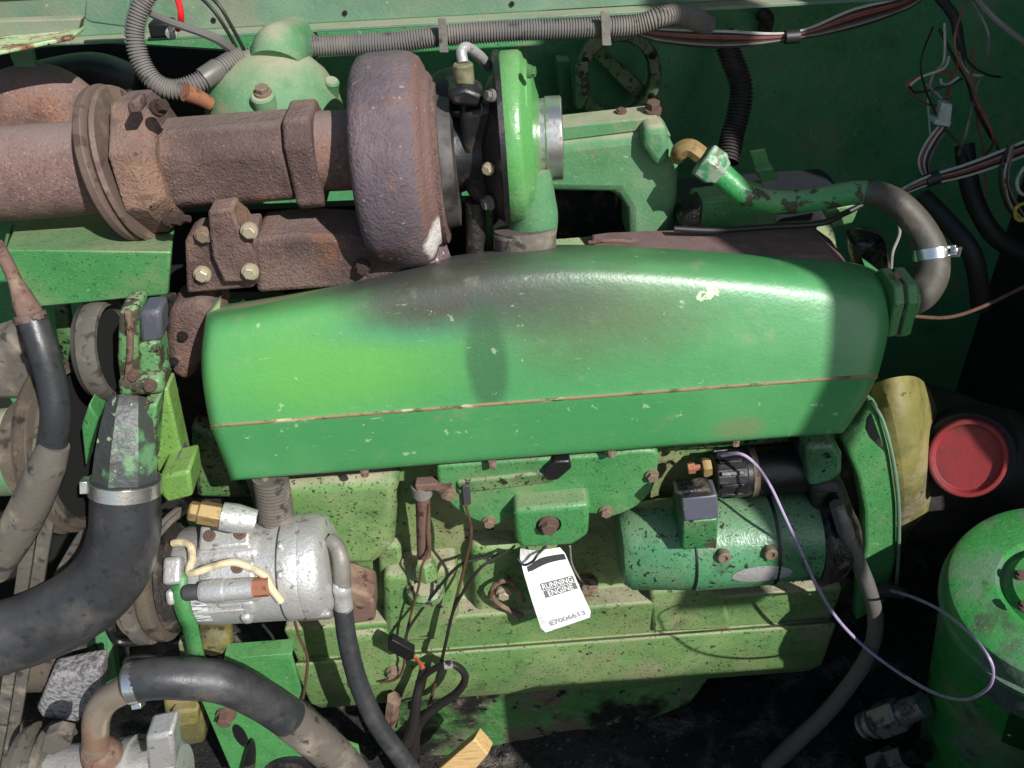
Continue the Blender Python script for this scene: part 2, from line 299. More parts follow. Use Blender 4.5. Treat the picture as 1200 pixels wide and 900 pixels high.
def clamp(name, label, pix0, pix1, rpx, wpx, m='steel', screw=True, sdir=None, group=None):
    """worm drive hose clamp round the tube whose axis passes from pix0 to pix1"""
    a, b = P(*pix0), P(*pix1); ax = (b-a).normalized(); c = a; s = SC(c)
    t = thing(name, label, 'hose clamp', c, group or None)
    if not group and 'group' in t: del t['group']
    MB().lathe(c, ax, [(-wpx*s/2, (rpx-1.5)*s), (-wpx*s/2, rpx*s), (wpx*s/2, rpx*s), (wpx*s/2, (rpx-1.5)*s)], 36).build('band', m, t, bevel=.0004)
    if screw:
        d = Vector(sdir or (-1, -1, 0)); d = (d-ax*d.dot(ax)).normalized(); e = ax.cross(d)
        q = c+d*(rpx+wpx*.28)*s
        rot = Matrix((ax, d, e)).transposed()
        MB().box(q-d*wpx*.12*s, (wpx*.9*s, wpx*.5*s, wpx*1.1*s), rot).build('screw_housing', m, t, bevel=.001)
        MB().lathe(q+e*wpx*.5*s, e, [(0, wpx*.3*s), (wpx*.45*s, wpx*.3*s), (wpx*.5*s, wpx*.22*s)], 8).build('screw', m, t)
    return t
X = Vector((1, 0, 0)); Yv = Vector((0, 1, 0)); Z = Vector((0, 0, 1))

# ================================================================== SETTING
# belly pan / ground below the engine
g = MB(); rows = []
for i in range(41):
    r = []
    for j in range(61):
        x = -1.5+3.0*j/60; y = -.75+1.9*i/40
        r.append(Vector((x, y, -1.07+.035*math.sin(x*9+y*4)*math.sin(y*11-x*3)+random.uniform(-.012, .012))))
    rows.append(r)
o = g.grid(rows).build('ground', 'grease', sub=1); o['kind'] = 'structure'
o = MB().box((0, .0, -1.2), (60, 60, .02)).build('ground_below', 'grease'); o['kind'] = 'structure'
# engine bay back sheet, right side sheet (both green painted)
o = MB().box((0, .75, .15), (2.6, .02, 2.6)).build('wall_back', 'green_dark'); o['kind'] = 'structure'
_b = P(1098, 575, .15); _yf = _b.y-(1.12-_b.x)/.75  # right sheet's front edge set so that its shade starts here
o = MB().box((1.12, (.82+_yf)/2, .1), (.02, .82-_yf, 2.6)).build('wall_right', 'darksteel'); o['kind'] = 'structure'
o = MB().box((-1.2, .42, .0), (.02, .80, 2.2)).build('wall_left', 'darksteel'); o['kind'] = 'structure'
# outside the frame, shaped to throw shade: leaning cab post and an added sill
Su = Vector((.75, -1.0, 1.02))
A = P(885, 620, -.01)+Su*1.3; B = P(968, 400, .012)+Su*1.3
d = (B-A); A2 = A-d*.6; B2 = B+d*3.0; wv = Vector((.155, 0, 0))
o = MB().prism([A2, B2, B2+wv, A2+wv], (.0, .04, 0)).build('cab_post', 'green'); o['kind'] = 'structure'
o = MB().box((1.14, -.62, -.64), (1.3, .05, 1.0)).build('sill_blocker', 'green'); o['kind'] = 'structure'
# unseen roof sheet added to shade the rear right of the bay
o = MB().box((1.25, .30, 1.15), (.7, 1.1, .02)).build('shade_roof', 'green'); o['kind'] = 'structure'

# ------------------------------------------------------------------ hood frame across the top
def seg_quad(mb, a, b, down, back):   # long bar: a,b pixel ends at own Y
    pass
t = thing('hood_frame_beam', 'faded pale green steel beam across the top of the engine bay', 'beam', P(560, 20, .50))
a, b = P(-60, 52, .5), P(1080, -4, .5); a.z = (a.z+b.z)/2+.022; b.z = a.z-.030
hgt = .085
MB().prism([a, b, b+Z*hgt, a+Z*hgt], (0, .004, 0)).build('web', 'green_pale', t)
MB().prism([a+Vector((0, -.028, -.002)), b+Vector((0, -.028, -.002)), b+Vector((0, .004, -.002)), a+Vector((0, .004, -.002))], (0, 0, -.005)).build('flange', 'green_pale', t, bevel=.001)
MB().prism([a+Vector((0, -.03, hgt)), b+Vector((0, -.03, hgt)), b+Vector((0, .03, hgt)), a+Vector((0, .03, hgt))], (0, 0, .006)).build('top_flange', 'green_dusty', t, bevel=.001)
for px in (402, 596, 250, 930):
    k = (px+60)/1140; q = a.lerp(b, k)+Vector((0, -.0015, .012)); MB().lathe(q, (0, -1, 0), [(0, .004), (.001, .004)], 12).build('drain_hole', 'black', t)
t = thing('hood_hinge_plate', 'worn pale green folded plate with scraped edge at top left corner', 'bracket', P(40, 40, .38))
MB().plate([(-40, 26), (95, 22), (92, 37), (-40, 56)], .40, .02).build('top_sheet', 'green_pale', t, bevel=.002)
MB().prism([P(-40, 68, .32), P(84, 42, .36), P(98, 30, .42), P(-40, 40, .42)], (0, 0, -.006)).build('lower_sheet', mat('scraped green sheet', lin(150, 172, 128), .6, 0, [dict(col=lin(120, 78, 56), scale=16, stretch=(1, 4, 1), lo=.5, hi=.58), dict(col=lin(196, 190, 160), scale=9, lo=.5, hi=.66), dict(col=lin(40, 30, 24), scale=70, lo=.6, hi=.66)], bump=((90, .001),)), t, bevel=.002)
MB().plate([(101, -10), (152, -10), (152, 33), (106, 27), (98, 22)], .385, .01).build('gusset', 'green_pale', t, bevel=.003)
MB().plate([(10, 62), (38, 58), (46, 104), (26, 102)], .45, .01).build('strut', 'green_dusty', t, bevel=.002)
t = MB().plate([(-80, 70), (110, 50), (268, 60), (262, 130), (255, 240), (-80, 260)], .66, .01).build('shade_panel', 'shade_black'); tag(t, 'black panel added for the deep shade behind the exhaust at upper left', 'shade panel')  # flat black panel put in where there is only deep shade
# rear sheet features: ring flange with cross bar
t = thing('ring_flange', 'green ring flange with diagonal bar behind the intake, on back wall', 'flange', P(722, 90, .74))
c = P(724, 90, .66); s = SC(c)
MB().lathe(c, (0, -1, .1), [(-10*s, 40*s), (4*s, 40*s), (6*s, 42*s), (6*s, 53*s), (4*s, 55*s), (-10*s, 55*s), (-10*s, 40*s)], 48, scale2=.92).build('ring', 'green_dirty', t)
MB().prism([P(690, 62, .68), P(706, 56, .68), P(768, 112, .68), P(752, 124, .68)], (0, .02, 0)).build('cross_bar', 'green_dirty', t, bevel=.003)
for ang in (30, 150, 205, 330):
    bolt(t, c+Vector((math.cos(math.radians(ang))*47*s*.95, -.012, math.sin(math.radians(ang))*47*s)), 0, 0, 3.4, m='blackdirt')
t = thing('stiffener_plate', 'pair of green upright stiffener plates with a bracket left of the ring flange', 'bracket', P(665, 120, .73))
MB().plate([(652, 70), (668, 72), (672, 128), (657, 130)], .68, .03).build('plate', 'green', t, bevel=.002)
MB().plate([(674, 76), (689, 72), (692, 110), (684, 128), (674, 128)], .64, .02).build('bracket', 'green_peel', t, bevel=.002)

def boxbar(name, c, x0, x1, hy, hz, ch, m, parent, bev):
    s = SC(c); q = [(-hy, -hz+ch*.5), (-hy, hz-ch), (-hy+ch*.8, hz), (hy-ch, hz), (hy, hz-ch), (hy, -hz+ch), (hy-ch, -hz), (-hy+ch*.5, -hz)]
    return MB().prism([c+Vector((x0*s, y*s, z*s)) for y, z in q], ((x1-x0)*s, 0, 0)).build(name, m, parent, bevel=bev, bseg=3, smooth=25)
# ================================================================== ENGINE BLOCK
xl, xr = P(312, 650, .10).x, P(985, 650, .10).x
prof = []
def yz(px, py, Y): q = P(px, py, Y); return (q.y, q.z)
ref = 690
prof = [yz(ref, 505, .15), yz(ref, 520, .115), yz(ref, 688, .11), yz(ref, 712, .062), yz(ref, 748, .072), yz(ref, 752, .052), yz(ref, 757, .050), yz(ref, 800, .062), yz(ref, 806, .10), (.16, -.90), (.4, -.9), (.4, .0)]
eb = thing('engine_block', 'oil spotted green cast iron engine block below the valve cover', 'engine block', Vector((0, .2, -.9)))
mb = MB(); N = 24
for k in range(N):
    for (y, z) in prof: mb.v.append(Vector((xl+(xr-xl)*k/(N-1), y, z)))
n = len(prof)
for k in range(N-1):
    for j in range(n): mb.f.append((k*n+j, (k+1)*n+j, (k+1)*n+(j+1) % n, k*n+(j+1) % n))
mb.f.append(tuple(range(n))); mb.f.append(tuple((N-1)*n+j for j in range(n))[::-1])
mb.build('crankcase', 'green_block', eb, bevel=.006, bseg=3)
# bosses and ribs on the side
MB().plate([(448, 676), (536, 668), (538, 735), (520, 738), (516, 752), (462, 756), (450, 748)], .060, .08).build('boss', 'green_block', eb, bevel=.018, bseg=3)
MB().plate([(442, 640), (470, 640), (474, 700), (446, 704)], .085, .05).build('rib', 'green_block', eb, bevel=.008)
MB().plate([(550, 640), (604, 640), (640, 700), (640, 722), (556, 726)], .075, .06).build('boss', 'green_block', eb, bevel=.016, bseg=3)
MB().plate([(398, 748), (452, 742), (470, 772), (460, 806), (404, 812)], .05, .06).build('boss', 'green_block', eb, bevel=.016, bseg=3)
MB().plate([(762, 695), (800, 690), (850, 700), (858, 738), (764, 742)], .062, .05).build('boss', 'green_block', eb, bevel=.008)
MB().plate([(325, 573), (468, 562), (462, 640), (440, 664), (330, 668)], .062, .07).build('pad', 'green_block', eb, bevel=.018, bseg=3)
MB().plate([(470, 814), (700, 798), (840, 786), (810, 826), (640, 895), (600, 920), (440, 920)], .10, .06).build('oil_pan', mat('greasy pan green', lin(58, 104, 52), .6, 0, [dict(col=lin(78, 120, 64), scale=8, lo=.45, hi=.65), dict(col=lin(88, 80, 66), scale=6, lo=.46, hi=.60, rough=.9), dict(col=lin(24, 23, 20), scale=5, lo=.50, hi=.62, rough=.5), dict(col=lin(110, 102, 88), scale=40, lo=.6, hi=.68, amt=.6, rough=.9), dict(col=lin(18, 17, 15), scale=26, lo=.58, hi=.66, rough=.4)], bump=((20, .006), (80, .004))), eb, bevel=.01)
for (x, y, Y, r) in ((461, 787, .046, 7), (836, 648, .085, 5), (420, 655, .085, 5)):
    bolt(eb, x, y, Y, r)
# eyelet bracket beside the tag
t = thing('lifting_eye', 'brown triangular eyelet bracket on the block just left of the white tag', 'bracket', P(595, 712, .06))
pts = path([(612, 722, .055), (585, 708, .05), (576, 694, .048), (584, 683, .05), (598, 682, .052), (614, 704, .056)], 8)
MB().tube(pts, 3.0*SC(pts[0]), 8).build('loop', 'rust_brown', t); bolt(t, 590, 695, .056, 7, m='zinc')
t = thing('drain_tap', 'small dusty bolt eyelet on the block at the right edge of the white tag', 'fitting', P(688, 690, .06))
lathe_px('boss', P(687, 688, .062), (0, -1, .2), [(-8, 15), (2, 14), (4, 10)], 'boltdirty', t, 20); bolt(t, 687, 687, .055, 6, m='boltdirty', kind='socket')

# side cover casting
sc_ = thing('side_cover', 'green cast side cover with square bolted boss above the white tag', 'cover plate', P(640, 640, .06))
MB().prism(smooth_path([P(x, y, .022) for x, y in [(512, 546), (600, 540), (700, 534), (766, 528), (771, 550), (765, 574), (749, 592), (728, 603), (710, 607), (694, 603), (640, 606), (598, 608), (582, 616), (566, 614), (546, 606), (530, 594), (518, 578), (512, 560)]], 4), (0, .07, 0)).build('plate', 'green', sc_, bevel=.006, bseg=3)
MB().prism([P(603, 582, .024), P(690, 575, .024), P(692, 594, -.012), P(602, 602, -.012)], (0, .05, .0)).build('boss_top', 'green', sc_, bevel=.004)
MB().plate([(602, 599), (692, 591), (690, 628), (672, 640), (610, 644), (604, 634)], -.014, .07).build('boss', 'green', sc_, bevel=.009, bseg=3)
MB().plate([(535, 566), (648, 553), (650, 566), (536, 580)], .016, .02).build('strip', 'green_dirty', sc_, bevel=.004)
c = P(643, 615, -.014); lathe_px('recess', c, (0, -1, 0), [(-2, 15), (.5, 15), (.6, 12)], 'blackdirt', sc_, 24)
bolt(sc_, 643, 615, -.018, 9.5, m='rust_brown')
for x, y in ((573, 611), (710, 599), (764, 557), (527, 579)): bolt(sc_, x, y, .02, 6.5, m='boltdirty')
for x, y in ((426, 553), (577, 543), (716, 531)): pass

# ================================================================== VALVE COVER
secs = [  # x columns: (px, ytop, ybend, yseam, ybot)
 (246, 373, 392, 497, 520), (262, 366, 388, 500, 556), (300, 357, 381, 498, 561), (360, 342, 368, 494, 556), (420, 328, 355, 489, 552), (490, 311, 341, 484, 547), (560, 297, 330, 479, 542),
 (620, 290, 322, 474, 538), (680, 289, 319, 470, 534), (760, 292, 322, 464, 528), (840, 297, 328, 457, 522), (920, 303, 336, 450, 516), (980, 311, 345, 445, 512), (1018, 320, 355, 441, 490), (1036, 332, 366, 439, 462)]
vc = thing('valve_cover', 'large green engine valve cover with seam line and brown soot stain', 'engine cover', P(640, 545, .03))
def pw(tab, y):
    if y <= tab[0][0]: return tab[0][1]
    for (a, xa), (b, xb) in zip(tab, tab[1:]):
        if y <= b: return xa+(xb-xa)*(y-a)/(b-a)
    return tab[-1][1]
LXT = [(358, 243), (376, 238), (400, 235), (420, 232), (460, 236), (500, 244), (562, 268)]
RXT = [(310, 1026), (325, 1038), (350, 1045), (370, 1046), (400, 1043), (440, 1031), (480, 1012), (512, 986)]
US = [0, .004, .012, .03, .08, .15, .23, .32, .41, .49, .56, .65, .75, .85, .92, .97, .988, .996, 1]
yT = [(238, 362), (250, 360), (300, 352), (360, 341), (420, 327), (490, 310), (560, 296), (620, 289), (680, 288), (760, 291), (840, 296), (920, 302), (980, 305), (1018, 310), (1042, 317)]
yB = [(238, 390), (300, 379), (360, 366), (420, 353), (490, 339), (560, 328), (620, 320), (680, 317), (760, 320), (840, 326), (920, 334), (980, 343), (1018, 352), (1042, 362)]
yS = [(238, 500), (1042, 440)]
yL = [(238, 564), (1042, 508)]
def ins(u): return .026*max(0, 1-u/.012)**2+.03*max(0, 1-(1-u)/.014)**2
def cover_rows(kind):
    rows = []
    for u in US:
        xn = 238+804*u; yt, yb, ys, yl = pw(yT, xn), pw(yB, xn), pw(yS, xn), pw(yL, xn)
        inset = ins(u)
        col = [(yt-2, .19), (yt, .135), ((yt*2+yb)/3-2, .085), ((yt+yb*1.4)/2.4, .055), (yb+4, .034)]
        col += [(yb+(ys-yb)*.3, .020), (yb+(ys-yb)*.65, .004), (ys-6, -.006), (ys-2, -.0075)]
        low = [(ys+2, -.0075), (ys+6, -.008), (ys+(yl-ys)*.5, -.008), (yl-5, -.007), (yl-1, -.004), (yl, .006), (yl-4, .05)]
        seq = col if kind == 'u' else low
        rows.append([P(pw(LXT, py)+(pw(RXT, py)-pw(LXT, py))*u, py, Y+inset) for (py, Y) in seq])
    return rows
cov_c = {}
def ext(rows, side):   # close ends by pulling the end section backwards
    for r, sgn in ((rows[0], -1), (rows[-1], 1)):
        pass
    a_ = [p+Vector((.012, .06, -.0)) for p in rows[0]]; b_ = [p+Vector((-.012, .06, -.0)) for p in rows[-1]]
    return [a_]+rows+[b_]
def oc(px, py, Y, o): 
    q = P(px, py, Y)-o; return (q.x, q.y, q.z)
up_rows = ext(cover_rows('u'), 0); cen = sum((p for r in up_rows for p in r), Vector())/sum(len(r) for r in up_rows)
soot = lin(60, 52, 46)
vl = [dict(col=lin(86, 146, 92), scale=3, lo=.4, hi=.7, amt=.8),
      dict(kind='blob', col=lin(88, 156, 70), c=oc(385, 435, .0, cen), r=(.25, .3, .11), amt=.85, hi=.8, rag=.3),
      dict(kind='blob', col=lin(66, 128, 100), c=oc(475, 395, .0, cen), r=(.16, .3, .035), amt=.6, hi=.8, rag=.4),
      dict(kind='blob', col=lin(86, 80, 62), c=oc(715, 372, .02, cen), r=(.21, .4, .10), amt=.62, hi=.9, rag=.8),
      dict(kind='blob', col=lin(64, 56, 48), c=oc(510, 352, .02, cen), r=(.18, .4, .062), amt=.92, hi=.7, rag=.5),
      dict(kind='blob', col=lin(66, 66, 60), c=oc(620, 345, .02, cen), r=(.17, .4, .08), amt=.75, hi=.8, rag=.6),
      dict(kind='blob', col=lin(76, 76, 76), c=oc(500, 310, .13, cen), r=(.25, .12, .035), amt=.9, hi=.6, rag=.5),
      dict(kind='blob', col=lin(50, 84, 56), c=oc(570, 425, .0, cen), r=(.034, .3, .105), amt=.7, hi=.45, rag=.35),  # dark vertical strip, a cast shadow painted into the green
      dict(kind='blob', col=lin(168, 156, 128), c=oc(330, 352, .13, cen), r=(.14, .07, .026), amt=.75, hi=.6, rag=.6),
      dict(kind='blob', col=lin(186, 194, 166), c=oc(828, 334, .05, cen), r=(.020, .05, .014), amt=.9, lo=.28, hi=.36, rag=2.2, scale=110),
      dict(col=lin(168, 186, 150), scale=45, lo=.68, hi=.72, amt=.5), dict(col=lin(46, 52, 42), scale=230, lo=.70, hi=.80, amt=.5), dict(col=lin(124, 158, 120), scale=300, lo=.64, hi=.80, amt=.4),
      dict(col=lin(146, 142, 116), scale=18, lo=.58, hi=.8, amt=.45, rough=.7), dict(col=lin(168, 190, 160), scale=26, stretch=(1, 6, 14), lo=.69, hi=.71, amt=.5)]
mc = mat('valve cover green paint', lin(66, 134, 80), .42, 0, vl, bump=((40, .0009), (260, .0003)), spec=.75)
MB().grid(up_rows).build('upper_shell', mc, vc, sub=2, smooth=180)
lo_rows = ext(cover_rows('l'), 0); cen2 = sum((p for r in lo_rows for p in r), Vector())/sum(len(r) for r in lo_rows)
ml = mat('valve cover lower green paint', lin(64, 132, 78), .4, 0, [dict(col=lin(84, 146, 90), scale=3, lo=.4, hi=.7, amt=.8), dict(col=lin(160, 184, 140), scale=45, lo=.66, hi=.71, amt=.6),
    dict(kind='blob', col=lin(112, 120, 84), c=oc(865, 498, -.0, cen2), r=(.05, .2, .03), amt=.6, hi=.7, rag=.8), dict(col=lin(140, 130, 100), scale=14, lo=.6, hi=.8, amt=.5, rough=.7), dict(col=lin(170, 196, 160), scale=26, stretch=(1, 6, 14), lo=.69, hi=.71, amt=.6)], bump=((40, .0009), (260, .0002)))
MB().grid(lo_rows).build('lower_lip', ml, vc, sub=2, smooth=180)
# seam gasket strip
ms = mat('dusty seam', lin(128, 116, 82), .85, 0, [dict(col=lin(78, 84, 52), scale=30, lo=.5, hi=.62), dict(col=lin(176, 166, 130), scale=40, stretch=(.4, 1, 1), lo=.56, hi=.64)], bump=((120, .001),))
sr = []
for u in US:
    ys = pw(yS, 238+804*u); inset = ins(u); x_ = pw(LXT, ys)+(pw(RXT, ys)-pw(LXT, ys))*u
    sr.append([P(x_, ys-4, -.002+inset), P(x_, ys-1.9, -.0100+inset), P(x_, ys+1.9, -.0100+inset), P(x_, ys+4, -.002+inset)])
a_ = [p+Vector((.012, .06, 0)) for p in sr[0]]; b_ = [p+Vector((-.012, .06, 0)) for p in sr[-1]]
MB().grid([a_]+sr+[b_]).build('seam_strip', ms, vc, sub=1, smooth=180)
for x, y in ((427, 555), (577, 545), (716, 532), (862, 519), (310, 562)):
    c = P(x, y-2, .01); s = SC(c); MB().lathe(c, (0, -.1, -1), [(-4*s, 5*s), (5*s, 5*s), (6*s, 3*s)], 8).build('clip', 'boltdirty', vc)
MB().plate([(190, 250), (640, 232), (660, 330), (200, 350)], .34, .02).build('rear_shade_panel', 'shade_black', eb)  # black plate added for the shaded gap behind turbine and manifold
MB().plate([(112, 352), (330, 350), (330, 600), (112, 620)], .19, .02).build('front_shade_panel', 'blackdirt', eb)  # dark plate added for the shaded gaps between the front pulleys
# cylinder head body under the cover (dark gap)
o = MB().plate([(300, 430), (985, 395), (985, 515), (310, 555)], .085, .12).build('cylinder_head', 'green_dirty', eb)

# outlet neck at right end of the cover + green pipe
on = thing('breather_outlet', 'green cast outlet neck bolted to the right end of the valve cover', 'outlet', P(1052, 385, .06))
boxbar('flange', P(1040, 352, .08), -8, 4, 34, 34, 16, 'green', on, .003); boxbar('gasket', P(1047, 352, .08), -3, 0, 33, 33, 16, 'blackdirt', on, .001); boxbar('plate', P(1050, 352, .08), -3, 10, 34, 34, 16, 'green', on, .003)
lathe_px('neck', P(1046, 352, .075), (1, -.05, -.0), [(0, 22), (10, 22), (12, 20), (24, 20)], 'green', on, 28)
bolt(on, 1052, 322, .07, 5, (1, -.3, .3)); bolt(on, 1054, 382, .06, 5, (1, -.3, .3))
hp = thing('breather_pipe', 'green and brown painted bent steel pipe looping to the cover outlet', 'pipe', P(900, 240, .2))
mgp = green('chipped pipe green', base=lin(52, 134, 74), chips=1.0, oil=.4, dust=.3, extra=[])
hose('pipe', [(836, 196, .24), (856, 214, .23), (880, 231, .22), (920, 237, .21), (970, 231, .20), (1000, 226, .193), (1024, 226, .186)], [15, 14, 14, 14, 14, 14, 14], mgp, hp, 10, 20)
hose('hose_end', [(1014, 225, .189), (1034, 229, .18), (1056, 242, .165), (1078, 268, .15), (1091, 298, .130), (1090, 326, .107), (1076, 346, .085), (1056, 352, .078)], [14.6, 15, 16, 17.5, 19.5, 20, 20, 20], mat('brown grey rubber', lin(66, 62, 54), .6, 0, [dict(col=lin(58, 84, 62), scale=7, lo=.5, hi=.62), dict(col=lin(92, 82, 72), scale=20, lo=.52, hi=.7)], bump=((90, .001),)), hp, 10, 20)
s = SC(P(836, 196, .24)); ax = (P(864, 214, .225)-P(826, 186, .245)).normalized(); c = P(834, 194, .241)
MB().lathe(c, ax, [(-14*s, 18*s), (-12*s, 23*s), (6*s, 23*s), (10*s, 19*s), (16*s, 16*s)], 6).build('union_nut', mat('silver green nut', lin(150, 164, 146), .5, .3, [dict(col=lin(60, 130, 84), scale=30, lo=.48, hi=.56, metal=0, rough=.4), dict(col=lin(104, 90, 74), scale=40, lo=.56, hi=.66)]), hp, bevel=.002)
be = thing('brass_elbow', 'brass elbow fitting at the left end of the green bent pipe', 'fitting', P(805, 190, .25))
hose('elbow', [(793, 186, .27), (797, 178, .26), (808, 173, .255), (822, 182, .248)], [8, 11, 11, 11], 'brass', be, 8, 8)
clamp('hose_clamp', 'silver worm clamp high on the hose of the bent green pipe', (1092, 297, .130), (1094, 315, .118), 21, 13, sdir=(1, -.6, .2))
c = P(1112, 296, .12); t = bpy.data.objects['hose_clamp']; s = SC(c)
MB().box(c, (28*s, 2*s, 12*s)).build('band_tail', 'steel', t)
for k in range(8): MB().box(c+Vector((-10*s+k*3*s, -1.4*s, 0)), (1.2*s, .8*s, 10*s)).build('slot', 'ink', t)
clamp('hose_clamp', 'small slotted clamp where the hose meets the cover outlet neck', (1062, 351, .0785), (1050, 353, .077), 20.5, 9, screw=False)

# ================================================================== TURBOCHARGER
tb = thing('turbocharger', 'rusty turbocharger with green compressor housing above the valve cover', 'turbocharger', P(520, 300, .2))
c = P(467, 190, .20); s = SC(c)
M['rust_turbine'] = M['rust_turbine']
prof = [(-40, 20), (-40, 102), (-38, 111), (-32, 119), (-22, 122), (10, 123), (24, 121), (34, 115), (38, 107), (40, 100), (44, 97), (48, 90), (48, 40)]
tmb = MB().lathe(c, (1, -.02, 0), [(a*s, r*s) for a, r in prof], 64); tcen = sum(tmb.v, Vector())/len(tmb.v)
mtb = mat('heat scaled turbine iron with ash', lin(104, 92, 95), .72, 0, [
    dict(col=lin(84, 74, 79), scale=8, lo=.4, hi=.65), dict(col=lin(112, 86, 78), scale=30, lo=.56, hi=.72, amt=.7),
    dict(kind='blob', col=lin(110, 82, 72), c=tuple(Vector((.035, 0, 0))+Vector((0, -.05, 0))), r=(.016, .5, .5), amt=.75, hi=.6, rag=.7, scale=30),
    dict(kind='blob', col=lin(58, 40, 34), c=tuple(P(450, 296, .10)-tcen), r=(.05, .08, .035), amt=.8, hi=.6, rag=.9, scale=30),
    dict(kind='blob', col=lin(214, 208, 204), c=tuple(P(512, 284, .10)-tcen), r=(.026, .06, .052), amt=.95, lo=.15, hi=.5, rag=.9, scale=40),
    dict(col=lin(72, 58, 58), scale=240, lo=.56, hi=.72, amt=.5), dict(col=lin(160, 150, 148), scale=130, lo=.68, hi=.76, amt=.5), dict(col=lin(52, 38, 36), scale=34, lo=.64, hi=.74, amt=.6)],
    bump=((60, .0018), (240, .0018)), spec=.3)
tmb.build('turbine_housing', mtb, tb, smooth=60)
lathe_px('turbine_foot', P(492, 290, .17), (.05, 0, 1), [(-30, 40), (-10, 34), (20, 28)], 'rust_turbine', tb, 28)
lathe_px('heat_stain', P(508, 288, .0), X, [(0, 1), (1, 1)], 'white_card', tb, 6) if False else None
MB().lathe(P(518, 192, .205), X, [(-6*s, 92*s), (0*s, 93*s), (2*s, 90*s)], 48).build('v_band', 'rust', tb)
lathe_px('heat_shield', P(528, 188, .205), X, [(-10, 70), (-8, 78), (6, 76), (8, 60)], mat('sooty shield', lin(78, 74, 72), .6, .2, [dict(col=lin(40, 36, 34), scale=20, lo=.45, hi=.65)]), tb, 40)
lathe_px('bearing_housing', P(545, 178, .21), X, [(-20, 50), (0, 44), (20, 48), (34, 80), (40, 84)], 'black', tb, 36)
lathe_px('backplate', P(583, 163, .21), X, [(0, 94), (2, 98), (8, 98)], 'black', tb, 48)
# compressor housing
c = P(597, 162, .21); s = SC(c)
prof = [(-8, 60), (-8, 94), (-5, 97), (14, 97), (18, 94), (22, 84), (27, 80), (30, 70), (33, 56), (36, 46), (36, 30)]
MB().lathe(c, (1, -.06, 0), [(a*s, r*s) for a, r in prof], 56).build('compressor_housing', 'green_clean', tb, smooth=50)
lathe_px('volute_rim', P(612, 160, .212), (1, -.06, 0), [(-2, 84), (4, 88), (9, 84), (10, 78)], 'green_clean', tb, 48)
for k, (x, y) in enumerate(((622, 84), (618, 214))):
    bolt(tb, x, y, .15, 6, (1, -.3, 0), m='green_clean')
bolt(tb, 572, 238-0, .14, 7, (-1, -.5, 0), m='alu_dark'); bolt(tb, 575, 112, .14, 6, (-1, -.5, .3), m='alu_dark'); bolt(tb, 572, 198, .12, 6, (-.6, -1, 0), m='zinc')
lathe_px('inlet_ring', P(637, 163, .21), (1, -.06, 0), [(-16, 36), (-16, 45), (2, 46), (3, 48), (21, 48), (22, 46), (22, 38), (0, 36)], mat('bright turned inlet', lin(196, 194, 188), .3, .9, [dict(col=lin(110, 100, 88), scale=24, lo=.52, hi=.68, amt=.9, rough=.7, metal=.2)], bump=((100, .0004),)), tb, 48, bevel=.001)
lathe_px('inlet_bore', P(652, 163, .212), X, [(0, 36), (1, 36)], 'black', tb, 32)
hose('compressor_outlet', [(618, 200, .17), (624, 235, .165), (626, 258, .165), (620, 285, .17)], [27, 27, 28, 30], 'green_dusty', tb, 8, 24)
MB().plate([(606, 236), (640, 228), (650, 250), (649, 284), (606, 284)], .145, .05).build('outlet_flange', 'green_dusty', tb, bevel=.012, bseg=3)
# oil inlet, actuator
c = P(545, 88, .20); s = SC(c)
lathe_px('oil_inlet', P(544, 92, .18), (0, .0, 1), [(-20, 12), (16, 12), (18, 10), (18, 6)], mat('olive fitting', lin(98, 100, 74), .55, .2, [dict(col=lin(130, 124, 100), scale=30, lo=.5, hi=.66)]), tb, 20)
hose('oil_pipe', [(543, 74, .18), (541, 60, .19), (548, 56, .2), (562, 66, .22), (572, 78, .24)], 6.5, 'alu', tb, 8, 12)
MB().plate([(523, 108), (545, 102), (568, 112), (562, 128), (530, 124)], .15, .05).build('oil_pad', 'black', tb, bevel=.006)
lathe_px('actuator', P(530, 103, .23), (0, -.4, 1), [(-14, 24), (-10, 28), (6, 28), (10, 20)], 'black', tb, 28)
MB().plate([(538, 130), (582, 120), (586, 240), (560, 250), (542, 220)], .16, .06).build('cartridge_side', 'black', tb, bevel=.012, bseg=3)
hose('drain_tube', [(556, 235, .17), (557, 265, .17), (558, 305, .17)], [11, 11, 12], 'blackdirt', tb, 6, 16)
hose('drain_tube', [(573, 240, .2), (574, 300, .2)], [5, 5], 'green_dirty', tb, 4, 10)
# charge hose under compressor outlet
ch = hose('charge_hose', [(615, 268, .155), (616, 285, .15), (616, 306, .15)], [36, 36, 36], 'rubber_dusty', None, 6, 32)
tag(ch, 'dusty tan rubber coupling hose under the green compressor outlet', 'hose')
clamp('hose_clamp', 'dark thin band clamp around the tan coupling hose under compressor', (615, 272, .155), (616, 290, .15), 37, 4, m='alu_dark', screw=False)

# exhaust valve box, flange, pipe
eb2 = thing('exhaust_flap_box', 'rusty square cast exhaust valve box between clamp ring and turbine', 'exhaust valve', P(270, 240, .2))
c = P(268, 184, .20); s = SC(c)
boxbar('body', c, -76, 78, 46, 46, 26, 'rust', eb2, .007)
c = P(176, 190, .20); s = SC(c)
MB().lathe(c, X, [(-14*s, 82*s), (12*s, 82*s), (14*s, 80*s), (30*s, 64*s)], 8, phase=.35).build('inlet_flange', 'rust', eb2, bevel=.012, bseg=3, smooth=25)
boxbar('outlet_flange', P(362, 178, .20), -16, 16, 53, 53, 24, 'rust', eb2, .006)
bolt(eb2, 186, 126, .135, 8, (.9, -.5, .5), m='rust', h=1.3); bolt(eb2, 200, 256, .105, 8, (1, -.3, 0), m='rust', h=1.4)
bolt(eb2, 214, 256, .105, 4.5, (1, -.3, 0), m='rust', h=2.0)
